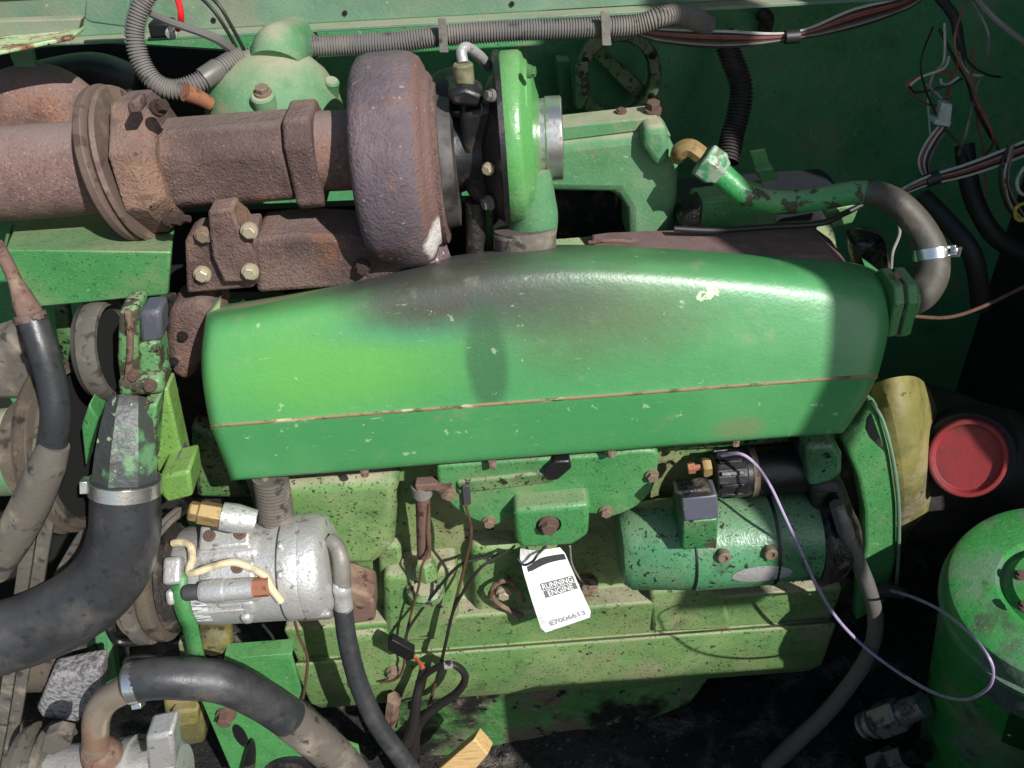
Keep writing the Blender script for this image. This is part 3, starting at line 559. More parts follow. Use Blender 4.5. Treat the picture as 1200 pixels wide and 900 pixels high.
ep = MB().tube([P(375, 178, .2), P(395, 177, .2), P(418, 176, .2)], [46*s, 46*s, 46*s], 36).build('exhaust_stub', 'rust_orange'); tag(ep, 'short brown exhaust stub between valve box and turbine housing', 'exhaust pipe')
ep = thing('exhaust_pipe', 'orange brown rusty exhaust pipe running off the left edge', 'exhaust pipe', P(60, 255, .2))
c = P(60, 200, .2); s = SC(c)
MB().lathe(c, (1, 0, 0), [(-110*s, 50*s), (-110*s, 54*s), (74*s, 54*s), (78*s, 50*s)], 48).build('tube', 'rust_orange', ep)
cr = thing('clamp_ring', 'tall weathered tan clamp ring joining exhaust pipe and valve box', 'pipe clamp', P(150, 280, .2))
c = P(146, 192, .20); s = SC(c); axr = Vector((1, .0, .12)).normalized()
MB().lathe(c, axr, [(-13*s, 50*s), (-13*s, 84*s), (-9*s, 90*s), (0, 91*s), (3*s, 86*s), (3*s, 50*s)], 48).build('ring', 'clampring', cr, bevel=.001)
c2 = P(158, 192, .20); MB().lathe(c2, axr, [(-8*s, 50*s), (-7*s, 86*s), (-3*s, 90*s), (2*s, 88*s), (2*s, 50*s)], 48).build('ring', 'clampring', cr)
MB().plate([(148, 122), (162, 116), (166, 132), (150, 136)], .11, .03).build('lug', 'rust', cr, bevel=.004)

# exhaust manifold
em = thing('exhaust_manifold', 'rusty exhaust manifold with four bolts under the valve box', 'manifold', P(320, 340, .18))
MB().plate([(216, 282), (226, 274), (300, 268), (304, 330), (296, 338), (218, 345)], .13, .05).build('flange', 'rust', em, bevel=.005)
MB().plate([(243, 248), (272, 244), (278, 262), (300, 300), (304, 330), (262, 332), (248, 300)], .115, .06).build('arm', 'rust', em, bevel=.004, bseg=2)
MB().plate([(296, 282), (350, 276), (430, 280), (452, 310), (452, 335), (300, 345)], .128, .09).build('log', 'rust', em, bevel=.009, bseg=3)
hose('riser', [(440, 330, .17), (455, 300, .17), (470, 280, .18)], [34, 38, 44], 'rust', em, 6, 24)
for x, y, mm in ((237, 322, 'zinc'), (293, 319, 'zinc'), (292, 271, 'zinc'), (238, 276, 'boltdirty')): bolt(em, x, y, .11 if x > 280 else .125, 8, m=mm, h=.55)
MB().plate([(196, 365), (236, 352), (262, 372), (240, 420), (222, 450), (200, 442), (192, 400)], .13, .08).build('front_port', 'rust', em, bevel=.018, bseg=3)
bolt(em, 214, 394, .128, 5, m='blackdirt'); bolt(em, 204, 424, .128, 4, m='blackdirt')
bolt(em, 425, 314, .115, 7, m='rust')
t = MB().plate([(700, 312), (724, 309), (975, 300), (1000, 318), (996, 340), (700, 345)], .17, .10).build('heat_shield', 'heat', None, bevel=.006)
tag(t, 'brown sheet metal heat shield lying behind the valve cover top', 'heat shield')

# thermostat dome behind the exhaust
td = thing('thermostat_housing', 'faded green domed housing with a square stud behind the exhaust box', 'housing', P(318, 150, .36))
c = P(322, 130, .36); s = SC(c)
prof = [(-30, 80), (0, 79), (18, 76), (34, 69), (48, 58), (58, 45), (65, 28), (68, 10), (68.5, 1)]
MB().lathe(c, (0.0, -.1, 1), [(a*s, r*s) for a, r in prof], 40).build('dome', 'green_dusty', td, smooth=60)
hose('outlet', [(325, 78, .36), (328, 62, .38), (336, 56, .42), (345, 52, .50)], [32, 32, 31, 30], 'green_dusty', td, 8, 24)
lathe_px('stud_boss', P(309, 118, .275), (0, -.3, 1), [(-14, 15), (6, 14), (8, 12)], 'green_dusty', td, 20)
bolt(td, 308, 108, .275, 8, (0, -.3, 1), m='boltdirty', h=.8)
lathe_px('side_plug', P(388, 105, .35), (.3, -.4, 1), [(-16, 9), (12, 9), (14, 7)], 'green_dusty', td, 12)
t = MB().tube([P(246, 122, .3), P(232, 114, .29), P(217, 108, .28)], [8*s, 9*s, 10*s], 16).build('sender_plug', 'copper'); tag(t, 'small reddish copper sender plug left of the green domed housing', 'plug')

# green box left, below exhaust pipe
gb = thing('belt_guard', 'green sheet metal box under the exhaust pipe at left', 'guard', P(100, 355, .12))
MB().plate([(6, 294), (200, 296), (196, 346), (30, 362)], .10, .012).build('front_panel', 'green', gb, bevel=.003)
MB().prism([P(6, 293, .10), P(200, 295, .10), P(206, 246, .26), P(20, 258, .26)], (0, 0, -.006)).build('top_panel', 'green', gb, bevel=.002)
MB().prism([P(6, 294, .10), P(30, 362, .10), P(36, 330, .26), P(14, 262, .26)], (-.004, 0, 0)).build('side_panel', 'green', gb)
# intake manifold on the right of the turbo
im = thing('intake_elbow', 'dusty green cast intake elbow right of the silver turbo inlet', 'intake manifold', P(740, 285, .3))
MB().plate([(612, 226), (622, 186), (640, 170), (745, 158), (766, 152), (788, 166), (797, 190), (792, 286), (735, 286), (734, 246), (722, 228)], .30, .07).build('casting', 'green_dusty', im, bevel=.018, bseg=3)
MB().plate([(652, 150), (770, 137), (786, 158), (786, 162), (766, 152), (656, 166)], .31, .05).build('top_flange', 'green_dusty', im, bevel=.006)
MB().plate([(755, 150), (783, 148), (786, 190), (770, 200), (752, 175)], .275, .05).build('lug', 'green_dusty', im, bevel=.012, bseg=3)
bolt(im, 765, 128, .33, 8, (0, -.2, 1), m='rust_brown', h=1.1); bolt(im, 728, 130, .34, 5, (0, -.2, 1), m='rust_brown', h=.4)
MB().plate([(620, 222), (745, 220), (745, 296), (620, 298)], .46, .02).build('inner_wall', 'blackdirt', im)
t = MB().tube(path([(690, 284, .24), (720, 282, .235), (740, 284, .235), (750, 290, .235)], 6), 2.6*s, 8).build('fuel_line', 'rust_brown'); tag(t, 'thin rusty fuel line above the hump of the valve cover', 'pipe')
# dark slab + green injection pieces right
t = MB().plate([(795, 246), (900, 238), (985, 232), (1000, 240), (996, 262), (796, 270)], .33, .12).build('battery_tray', 'navy', None, bevel=.01); tag(t, 'dark navy slab behind the bent green pipe', 'tray')
t = thing('injection_bracket', 'dark green bracket with oily edges under the bent green pipe', 'bracket', P(850, 268, .28))
MB().plate([(815, 236), (900, 225), (912, 262), (880, 275), (812, 272)], .28, .05).build('plate', 'green', t, bevel=.006)
MB().plate([(795, 258), (825, 238), (822, 268), (800, 280)], .26, .05).build('lug', 'blackdirt', t, bevel=.006)
MB().plate([(965, 246), (1010, 238), (1000, 262), (975, 268)], .25, .03).build('fin', 'green', t, bevel=.004)
t = thing('pipe_clip', 'small bent green sheet clip standing above the green pipe', 'clip', P(890, 210, .32))
MB().plate([(879, 178), (897, 175), (902, 192), (884, 196)], .32, .006).build('tab', 'green', t, bevel=.001); MB().plate([(886, 200), (906, 196), (912, 210), (892, 214)], .31, .02).build('base', 'green', t, bevel=.002)
MB().prism([P(884, 196, .32), P(902, 192, .32), P(906, 199, .31), P(888, 202, .31)], (0, .006, 0)).build('fold', 'green', t)
hose_ = hose('fuel_line', [(790, 268, .24), (840, 270, .235), (900, 266, .23), (960, 262, .23), (990, 250, .24), (1010, 240, .25)], 3.5, 'wire_black'); tag(hose_, 'thin black fuel line running along the heat shield edge', 'pipe')

# ================================================================== STARTER MOTOR
st = thing('starter_motor', 'green starter motor with black solenoid on the engine side', 'starter motor', P(850, 690, .03))
c = P(848, 632, .02); s = SC(c)
MB().lathe(c, X, [(-124*s, 30*s), (-122*s, 42*s), (-112*s, 50*s), (-44*s, 55*s), (-43*s, 56*s), (48*s, 56*s), (49*s, 54*s), (100*s, 54*s), (104*s, 48*s)], 48).build('body', 'green_starter', st, smooth=40)
MB().lathe(c, X, [(-44.5*s, 56.5*s), (-43*s, 56.8*s), (-42*s, 56.5*s)], 48).build('seam', 'black', st); MB().lathe(c, X, [(47*s, 56.5*s), (49*s, 57*s), (51*s, 56.5*s)], 48).build('seam', 'black', st)
lathe_px('nose', P(955, 628, .02), X, [(-6, 54), (0, 58), (20, 54), (40, 36), (46, 24)], 'blackdirt', st, 28)
MB().plate([(952, 570), (990, 568), (1002, 600), (1010, 660), (990, 680), (955, 690)], -.0, .1).build('nose_bracket', 'blackdirt', st, bevel=.015, bseg=3)
c = P(892, 552, .055); s = SC(c)
so_ = MB().lathe(c, X, [(-38*s, 27*s), (-36*s, 29*s), (48*s, 29*s), (50*s, 26*s)], 36).build('solenoid', 'black', st)
MB().lathe(P(856, 555, .05), X, [(-22*s, 16*s), (-20*s, 25*s), (14*s, 27*s), (16*s, 24*s)], 20).build('solenoid_cap', 'black', so_, bevel=.002, smooth=15)
for k in range(6):
    a = math.radians(200-k*32); q = P(852, 555, .05)+Vector((0, math.cos(a)*26*s, math.sin(a)*26*s)); MB().box(q, (26*s, 5*s, 5*s), Matrix.Rotation(a, 3, 'X')).build('cap_rib', 'black', so_, bevel=.001)
MB().lathe(P(880, 553, .055), X, [(-4*s, 30*s), (3*s, 30*s)], 36).build('cap_ring', 'boltdirty', so_)
lathe_px('terminal', P(806, 549, .035), (1, 0, .08), [(0, 7), (8, 7), (9, 4), (22, 4)], 'copper', so_, 6); lathe_px('terminal_nut', P(823, 548, .035), (1, 0, .08), [(0, 11), (4, 12), (10, 10)], 'brass', so_, 6)
MB().plate([(944, 524), (978, 521), (988, 534), (988, 556), (976, 566), (948, 572)], .005, .10).build('drive_housing', 'green_starter', st, bevel=.009, bseg=3)
MB().plate([(936, 520), (948, 518), (952, 574), (940, 578)], .035, .08).build('drive_flange', 'black', st, bevel=.004)
# strap bracket on the starter
MB().plate([(790, 578), (832, 573), (838, 582), (800, 586)], -.045, .028).build('strap_top', 'blackdirt', st, bevel=.004)
MB().prism([P(799, 584, -.045), P(841, 580, -.045), P(842, 608, -.055), P(801, 612, -.055)], (0, .035, 0)).build('strap_slope', 'slate', st, bevel=.003)
MB().prism([P(801, 612, -.055), P(842, 608, -.055), P(840, 643, -.058), P(799, 645, -.058)], (0, .08, 0)).build('strap_front', green('strap green', chips=.6, oil=1, dust=.2, base=lin(46, 100, 58), worn=lin(58, 112, 66), up=0, oillo=.52), st, bevel=.003)
bolt(st, 848, 652, -.052, 8, (0, -1, .1), m='boltdirty', kind='socket', name='screw'); bolt(st, 903, 648, -.052, 8, (0, -1, .1), m='boltdirty', kind='socket', name='screw')
c = P(848, 632, .02); s = SC(c); rows = []
for i in range(13):
    th = math.pi*i/12; x_ = c.x+(30-34*math.cos(th))*s; ha = 13*math.sin(th)+.01
    rows.append([Vector((x_, c.y-math.sin(a)*56.6*s, c.z+math.cos(a)*56.6*s)) for a in [math.radians(89+k*ha/3) for k in range(-3, 4)]])
MB().grid(rows).build('data_plate', 'alu', st)
for y in (590, 605): pass

# flywheel housing flange + yellow clutch housing + red cap
fh = thing('flywheel_housing', 'green flywheel housing flange right of the starter with thin bright rim', 'housing', P(1030, 660, .08))
MB().plate([(985, 515), (1006, 500), (1020, 470), (1030, 478), (1044, 530), (1052, 590), (1052, 655), (1040, 705), (1004, 730), (1006, 690), (1013, 640), (1012, 600), (1004, 560)], .06, .03).build('face', 'green', fh, bevel=.008, bseg=3)
MB().plate([(1017, 490), (1021, 484), (1037, 528), (1030, 522), (1020, 512), (1015, 502)], .0585, .002).build('window', 'black', fh)
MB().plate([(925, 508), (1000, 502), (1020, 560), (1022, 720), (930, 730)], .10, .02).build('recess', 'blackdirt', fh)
hose('rim', [(1020, 470, .056), (1034, 492, .056), (1046, 536, .055), (1053, 590, .055), (1053, 650, .055), (1050, 690, .055)], 2.2, 'green_pale', fh, 8, 8)
yh = thing('clutch_housing', 'grimy yellow cast housing right of the valve cover', 'housing', P(1060, 620, .16))
c = P(1062, 540, .2); s = SC(c)
rows = []
for (pts_) in ([(1010, 456, .20), (1030, 446, .15), (1056, 440, .14), (1076, 440, .16), (1088, 452, .24)], [(1016, 480, .14), (1044, 474, .105), (1070, 470, .11), (1090, 480, .16), (1104, 490, .24)], [(1026, 520, .11), (1052, 516, .09), (1082, 512, .10), (1094, 520, .17), (1106, 526, .26)], [(1036, 570, .10), (1060, 566, .08), (1088, 558, .095), (1096, 564, .17), (1106, 568, .26)], [(1042, 612, .10), (1058, 612, .085), (1084, 596, .10), (1096, 592, .17), (1104, 592, .26)], [(1046, 640, .13), (1058, 628, .11), (1086, 608, .13), (1102, 600, .17), (1120, 598, .26)], [(1046, 650, .22), (1058, 640, .22), (1084, 620, .22), (1102, 610, .24), (1120, 604, .28)]):
    rows.append([P(*q_) for q_ in pts_])
MB().grid(rows).build('casting', 'yellow', yh, sub=2, smooth=40)
MB().lathe(P(1085, 540, .27), (1, -.3, .1), [(-20*s, 100*s), (20*s, 92*s), (60*s, 76*s), (100*s, 66*s)], 36).build('cone', mat('dark olive casting', lin(56, 56, 40), .7, 0, [dict(col=lin(36, 34, 30), scale=9, lo=.45, hi=.65)], bump=((60, .002),)), yh)
rc = thing('red_cap', 'large round red plastic cap in the shade at right', 'cap', P(1133, 590, .15))
c = P(1134, 536, .11); s = SC(c); axc = Vector((-.5, -.75, .42)).normalized()
MB().lathe(c, axc, [(-16*s, 46*s), (6*s, 48*s), (9*s, 46*s), (9*s, 42*s), (2*s, 39*s), (1*s, 10*s), (1*s, .1*s)], 44, scale2=.88).build('shell', 'red', rc, bevel=.001)
MB().lathe(c-axc*.02, axc, [(-50*s, 52*s), (0, 50*s)], 40).build('collar', 'darksteel', yh)

# ================================================================== AC COMPRESSOR (left)
ac = thing('air_compressor', 'silver aluminium air conditioning compressor with wires and label at left', 'compressor', P(300, 730, 0))
c = P(300, 668, -.02); s = SC(c)
MB().lathe(c, X, [(-86*s, 30*s), (-84*s, 52*s), (-76*s, 57*s), (-40*s, 59*s), (38*s, 60*s), (39*s, 59*s)], 48).build('body', 'alu', ac, smooth=40)
MB().lathe(c, X, [(39*s, 56*s), (41*s, 61*s), (60*s, 62*s), (62*s, 61*s), (63*s, 62*s), (78*s, 61*s), (86*s, 56*s), (91*s, 46*s), (92*s, 20*s)], 48).build('rear_head', 'alu', ac, smooth=40)
MB().lathe(c, X, [(39.2*s, 61*s), (40*s, 61.5*s), (41*s, 61*s)], 48).build('gasket', 'ink', ac)
def oncyl(px, ang, r, Y0=-.02): # point on compressor surface at an angle (deg from up toward the camera)
    q = P(px, 668, Y0); q = Vector((q.x, c.y, c.z)); a = math.radians(ang); return q+Vector((0, -math.sin(a)*r*s, math.cos(a)*r*s))
def pad(name, x0, x1, ang, w_, r0, h, m, bev=.006, nang=None):
    a = math.radians(ang if nang is None else nang); n = Vector((0, -math.sin(a), math.cos(a))); tt = Vector((0, math.cos(a), math.sin(a)))
    m0 = oncyl((x0+x1)/2, ang, r0+h/2); L = (x1-x0)*s; rot = Matrix((X, tt, n)).transposed()
    return MB().box(m0, (L, w_*s, h*s), rot).build(name, m, ac, bevel=bev, bseg=3), n
p_, n1 = pad('port_pad', 254, 312, 2, 30, 40, 34, 'alu', nang=26); q = oncyl(283, 2, 57)+n1*17*s
for dx_ in (-16, 18): bolt(ac, q+X*dx_*s, 0, 0, 7, n1, m='rust_brown', kind='socket')
pad('port_base', 248, 322, 14, 34, 40, 24, 'alu', .012)
_, n2 = pad('port_pad', 254, 318, 44, 30, 50, 14, 'alu', .008); bolt(ac, oncyl(263, 40, 65), 0, 0, 6.5, n2, m='alu', kind='socket'); bolt(ac, oncyl(299, 38, 65), 0, 0, 6.5, n2, m='rust_brown', kind='socket')
pad('valve_bed', 262, 322, 62, 30, 48, 16, 'alu', .012); pad('diagonal_web', 268, 300, 76, 16, 50, 12, 'alu', .008)
a0 = oncyl(258, 57, 70); a1 = oncyl(318, 57, 70)
pv = MB().tube([a0, a0.lerp(a1, .08), a0.lerp(a1, .45), a0.lerp(a1, .47), a1], [11*s, 13*s, 13*s, 12*s, 12*s], 20).build('pressure_valve', 'alu', ac)
MB().tube([a1, a1+X*16*s], [11*s, 10.5*s], 8).build('valve_nut', 'copper', pv); MB().tube([a0-X*18*s, a0-X*16*s, a0], [8*s, 9*s, 8*s], 14).build('valve_cap', 'ink', pv)
lg, n3 = pad('lug', 216, 236, 36, 30, 46, 26, 'alu'); pad('lug', 216, 226, 62, 18, 46, 22, 'alu'); pad('lug', 292, 304, 100, 16, 52, 14, 'alu'); pad('rib', 236, 300, 86, 5, 56, 6, 'alu', .002)
pad('web', 296, 312, 84, 22, 52, 10, 'alu')
pad('rear_lug', 342, 350, 18, 10, 58, 8, 'alu'); pad('rear_lug', 342, 350, 48, 10, 58, 8, 'alu'); pad('rear_foot', 350, 392, 118, 20, 52, 10, 'alu_dark')
# sticker following the cylinder
rows = [[oncyl(x, a, 60.2) for a in range(70, 106, 4)] for x in (226, 234, 242, 250, 258)]
stk = MB().grid(rows).build('sticker', mat('printed silver sticker', lin(196, 196, 190), .45, .1, [dict(col=lin(60, 70, 90), scale=150, stretch=(.25, 1, 3), lo=.52, hi=.56, amt=.85)]), ac)
ac.location = ac.location
# wire on compressor
pw = smooth_path([oncyl(222, 8, 66), oncyl(232, 10, 70), oncyl(244, 14, 70), oncyl(248, 26, 68), oncyl(246, 38, 70), oncyl(252, 40, 72), oncyl(272, 36, 72), oncyl(296, 33, 70), oncyl(316, 40, 66), oncyl(330, 48, 66), oncyl(336, 60, 66), oncyl(344, 76, 64)], 8)
t = MB().tube(pw, 4.2*s, 10).build('compressor_wire', 'wire_cream'); tag(t, 'cream sleeved wire lying across the silver compressor', 'wire')
bolt(ac, oncyl(252, 28, 62), 0, 0, 6, n2, m='alu', kind='socket')
bf = thing('brass_fitting', 'brass hexagonal fitting at the upper left of the silver compressor', 'fitting', P(240, 606, -.02))
a0 = P(221, 598, -.05); a1 = P(262, 605, -.05); ax = (a1-a0).normalized()
MB().lathe(a0, ax, [(0, 9*s), (2*s, 11*s), (10*s, 11*s), (11*s, 13*s), (38*s, 13*s), (40*s, 11*s)], 6).build('hex_body', 'brass', bf, bevel=.001); MB().lathe(a1, ax, [(-2*s, 15*s), (14*s, 16*s), (34*s, 13*s)], 18).build('ferrule', 'alu', bf)
# suction fitting and braided hose
sf = thing('refrigerant_hose', 'black braided hose with crimped silver end leaving the compressor', 'hose', P(440, 850, -.05))
hose('elbow_tube', [(386, 632, -.02), (394, 640, -.03), (400, 658, -.045), (402, 690, -.06)], [9, 9, 10, 10], 'alu_dark', sf, 8, 14)
hose('crimp', [(400, 682, -.055), (401, 690, -.06), (402, 698, -.062), (403, 712, -.066)], [10, 11.5, 10, 11], 'alu', sf, 4, 18)
corrugated('braided_hose', [(402, 710, -.066), (407, 750, -.07), (420, 800, -.075), (440, 845, -.08), (468, 885, -.08), (495, 920, -.08)], 11.5, 'rubber', sf, pitch=2.2, depth=.05, seg=16)
t = MB().plate([(398, 686), (438, 700), (440, 728), (404, 734), (396, 720)], -.0, .06).build('mount_arm', 'rust_brown', ac, bevel=.006)
# clutch pulley with belt
pu = thing('compressor_pulley', 'dusty grooved clutch pulley on the left of the silver compressor', 'pulley', P(185, 745, -.02))
c = P(186, 676, -.02); s = SC(c)
MB().lathe(c, X, [(-34*s, 36*s), (-32*s, 62*s), (-28*s, 66*s), (-20*s, 58*s), (-8*s, 58*s), (0, 72*s), (4*s, 74*s), (12*s, 74*s), (15*s, 70*s), (16*s, 50*s), (24*s, 46*s), (28*s, 30*s)], 48).build('rim', 'pulley', pu)
lathe_px('hub', P(152, 676, -.02), X, [(-10, 26), (-8, 34), (0, 38), (8, 36)], 'pulley', pu, 32); lathe_px('coil', P(203, 674, -.02), X, [(0, 60), (3, 66), (8, 66), (12, 58), (16, 54)], 'blackdirt', pu, 36)
MB().lathe(c, X, [(-19*s, 70*s), (-17*s, 76*s), (-6*s, 76*s), (-4*s, 70*s)], 48).build('belt_wrap', 'belt', pu)
cb = thing('compressor_bracket', 'curved green steel strap in front of the silver compressor', 'bracket', P(215, 765, -.06))
pts = []
for i in range(13):
    a = math.radians(38+i*8); q0 = P(215, 674, -.02); pts.append(Vector((P(206, 690, -.10).x, q0.y-math.sin(a)*64*s, q0.z+math.cos(a)*64*s)))
pts = pts[:9]; pts += [pts[-1]+Vector((-.006, -.004, -.05)), pts[-1]+Vector((-.014, -.006, -.12))]
MB().tube(pts, 8.5*s, 8, flat=.28, flatdir=None).build('strap', 'green', cb) if False else None
vs1 = []
mb = MB(); rows = [[p-X*9*s, p+X*8*s] for p in pts]; mb.grid(rows).build('strap', 'green', cb, solid=.006)
MB().plate([(208, 755), (226, 752), (230, 772), (212, 776)], -.08, .02).build('foot', 'green_dirty', cb, bevel=.003)

# ================================================================== BIG COOLANT HOSE + NECK
wn = thing('water_outlet', 'peeling green and black cast water outlet neck at left', 'water outlet', P(150, 560, -.06))
a0 = P(152, 470, -.02); s = SC(a0)
hose('neck', [(152, 466, .0), (150, 490, -.02), (148, 530, -.045), (147, 562, -.06)], [22, 28, 34, 37], mat('chipped black green casting', lin(58, 62, 60), .5, 0, [dict(col=lin(86, 124, 86), scale=14, lo=.52, hi=.60), dict(col=lin(64, 60, 52), scale=30, lo=.55, hi=.65), dict(col=lin(150, 170, 140), scale=50, lo=.66, hi=.7)], bump=((50, .003),)), wn, 6, 7)
MB().plate([(165, 478), (184, 474), (180, 530), (178, 552), (172, 540)], -.02, .05).build('rib', 'green_peel', wn, bevel=.006)
MB().plate([(136, 448), (188, 444), (193, 462), (140, 468)], -.005, .05).build('collar', 'green_peel', wn, bevel=.008, bseg=3)
MB().plate([(138, 364), (162, 362), (160, 410), (166, 450), (140, 455), (136, 420)], .01, .05).build('housing', 'green_peel', wn, bevel=.008, bseg=3)
MB().plate([(162, 366), (188, 364), (190, 400), (164, 404)], .02, .04).build('boss', 'slate', wn, bevel=.006)
MB().plate([(160, 404), (184, 402), (190, 446), (162, 450)], .015, .05).build('flange', 'green_peel', wn, bevel=.006)
bolt(wn, 156, 440, -.002, 6, m='rust_brown'); bolt(wn, 176, 452, -.01, 6, m='rust_brown')
hose('ridge', [(150, 366, .005), (153, 400, .005), (150, 446, .0)], 4, 'rust_brown', wn, 5, 8)
pn = thing('front_plate', 'oil spotted bright green timing plate beside the water outlet', 'plate', P(200, 560, .04))
mp_ = green('bright green plate', base=lin(102, 140, 68), worn=lin(126, 156, 82), dust=.3, oil=.7, up=.1, oillo=.62)
MB().plate([(172, 462), (196, 455), (206, 500), (216, 545), (186, 560), (176, 520)], .02, .04).build('plate', mp_, pn, bevel=.004)
MB().plate([(186, 560), (222, 552), (226, 582), (196, 590), (188, 580)], -.03, .06).build('foot', mp_, pn, bevel=.005)
MB().plate([(190, 556), (208, 538), (220, 552), (200, 562)], -.0, .04).build('ledge', 'slate', pn, bevel=.003)
MB().plate([(222, 500), (262, 510), (280, 560), (300, 585), (230, 585)], .13, .04).build('gear_case', 'green_dirty', pn, bevel=.01)
bh = hose('coolant_hose', [(147, 560, -.06), (147, 590, -.075), (146, 625, -.09), (132, 668, -.105), (98, 704, -.12), (48, 732, -.13), (0, 748, -.14), (-60, 766, -.15)], [39, 39, 40, 42, 43, 43, 43, 43], 'rubber', None, 10, 32); tag(bh, 'thick black coolant hose bending from the water outlet to the left edge', 'hose')
clamp('hose_clamp', 'wide silver clamp at the top of the thick black coolant hose', (147, 569, -.0645), (147, 590, -.075), 41, 17, sdir=(-1, -.25, 0))
# left hydraulic hose
lh = thing('hydraulic_hose', 'black hose with frayed grey sleeve curving down the left side', 'hose', P(40, 560, -.08))
hose('hose', [(38, 372, -.03), (50, 410, -.05), (61, 450, -.065), (65, 490, -.08), (58, 535, -.09)], 17, 'rubber', lh, 10, 20)
hose('sleeve', [(64, 520, -.09), (54, 548, -.098), (38, 586, -.105), (18, 624, -.11), (-10, 664, -.11)], [17, 21, 22, 22, 23], 'rubber_dusty', lh, 10, 20)
hose('fitting', [(40, 380, -.033), (34, 366, -.028), (28, 352, -.02), (18, 330, -.01), (8, 308, .0), (-6, 285, .01)], [15, 15, 13, 8, 8, 9], 'rust_brown', lh, 6, 14)
t = clamp('hose_clamp', 'dull steel ferrule clamp at the top of the left black hose', (36, 372, -.03), (41, 386, -.036), 18, 9, m='clampring', sdir=(1, -.6, .3))

# ================================================================== PULLEYS AND BELTS (left)
fp = thing('fan_pulley', 'dusty multi groove fan pulley behind the black hose at far left', 'pulley', P(85, 620, .05))
c = P(84, 522, .05); s = SC(c)
MB().lathe(c, X, [(-18*s, 60*s), (-16*s, 98*s), (-10*s, 102*s), (-6*s, 90*s), (-2*s, 90*s), (2*s, 101*s), (5*s, 90*s), (9*s, 90*s), (13*s, 98*s), (17*s, 96*s), (17*s, 88*s), (8*s, 84*s)], 56).build('rim', 'pulley', fp)
MB().lathe(c, X, [(4*s, 40*s), (8.5*s, 86*s), (9*s, 20*s)], 48).build('web', 'shade_black', fp)  # pulley face coloured near black for the shade lying on it
lathe_px('hub', P(30, 528, .05), X, [(-70, 50), (-6, 52), (-4, 56), (20, 56), (22, 52), (30, 62), (40, 64)], 'green_dusty', fp, 40)
lathe_px('hub_band', P(44, 526, .05), X, [(-14, 56), (-12, 60), (2, 60), (4, 58), (5, 60), (14, 58)], 'pulley', fp, 40)
MB().plate([(95, 500), (104, 474), (115, 492), (106, 520), (100, 548)], .0, .04).build('blade', 'green', fp, bevel=.003)
tp = thing('tensioner_pulley', 'dark belt pulley seen edge on left of the peeling bracket', 'pulley', P(125, 460, .08))
c = P(128, 410, .09); s = SC(c); MB().lathe(c, X, [(-14*s, 40*s), (-12*s, 58*s), (-4*s, 60*s), (4*s, 60*s), (10*s, 58*s), (10*s, 52*s), (2*s, 50*s)], 44).build('rim', 'belt', tp); MB().lathe(c, X, [(0, 20*s), (2.5*s, 51*s), (3*s, 10*s)], 40).build('web', 'shade_black', tp); lathe_px('flange', P(112, 410, .09), X, [(-4, 30), (-2, 56), (2, 56), (4, 30)], 'darksteel', tp, 40)  # web is near black to carry the shade on the pulley face
def belt(name, label, pix, wpx, m='belt', ribs=2):
    t = thing(name, label, 'drive belt', P(*pix[len(pix)//2]))
    pts = path(pix, 8); s = SC(pts[len(pts)//2]); wd = wpx*s/ribs
    for r_ in range(ribs):
        rows = [[p+X*(wd*(r_-ribs/2)+wd*.04), p+X*(wd*(r_-ribs/2)+wd*.94)] for p in pts]
        MB().grid(rows).build('strand', m, t, solid=.009, bevel=.001)
    return t
belt('drive_belt', 'pair of worn grey belts running down the left edge', [(60, 500, -.045), (48, 600, -.06), (36, 680, -.07), (24, 760, -.08), (8, 860, -.085), (-4, 920, -.09)], 34)
belt('drive_belt', 'short dusty belt slanting behind the thick coolant hose', [(118, 600, .02), (92, 640, .03), (70, 680, .03), (50, 730, .03)], 22)
belt('drive_belt', 'belt strand running up from the compressor pulley', [(215, 596, -.0), (196, 612, -.02), (172, 640, -.035), (158, 668, -.04)], 18)
lp = thing('crank_pulley', 'dusty crankshaft pulley below the thick coolant hose', 'pulley', P(80, 800, 0))
c = P(78, 768, .0); s = SC(c); MB().lathe(c, X, [(-50*s, 38*s), (-10*s, 40*s), (-8*s, 44*s), (0, 45*s), (4*s, 38*s), (10*s, 38*s), (12*s, 46*s), (22*s, 46*s), (26*s, 30*s)], 40).build('rim', 'pulley', lp); lathe_px('hub', P(100, 762, 0), X, [(0, 30), (14, 26), (16, 16)], 'black', lp, 28)
t = thing('belt_tensioner_bracket', 'dark green bracket and bent rod below the compressor pulley', 'bracket', P(140, 800, .02))
MB().plate([(108, 712), (124, 706), (136, 800), (122, 830), (112, 780)], .0, .03).build('upright', 'green_dark', t, bevel=.004)
hose('rod', [(130, 700, -.03), (130, 740, -.035), (140, 752, -.035), (168, 752, -.035), (190, 745, -.03)], 4.5, 'black', t, 6, 10)
MB().plate([(150, 760), (210, 752), (215, 800), (150, 808)], .03, .06).build('block', 'blackdirt', t, bevel=.008)
hose('wire_clip', [(147, 790, -.03), (148, 772, -.03), (182, 770, -.03), (182, 788, -.03)], 2, 'wire_grey', t, 5, 6)

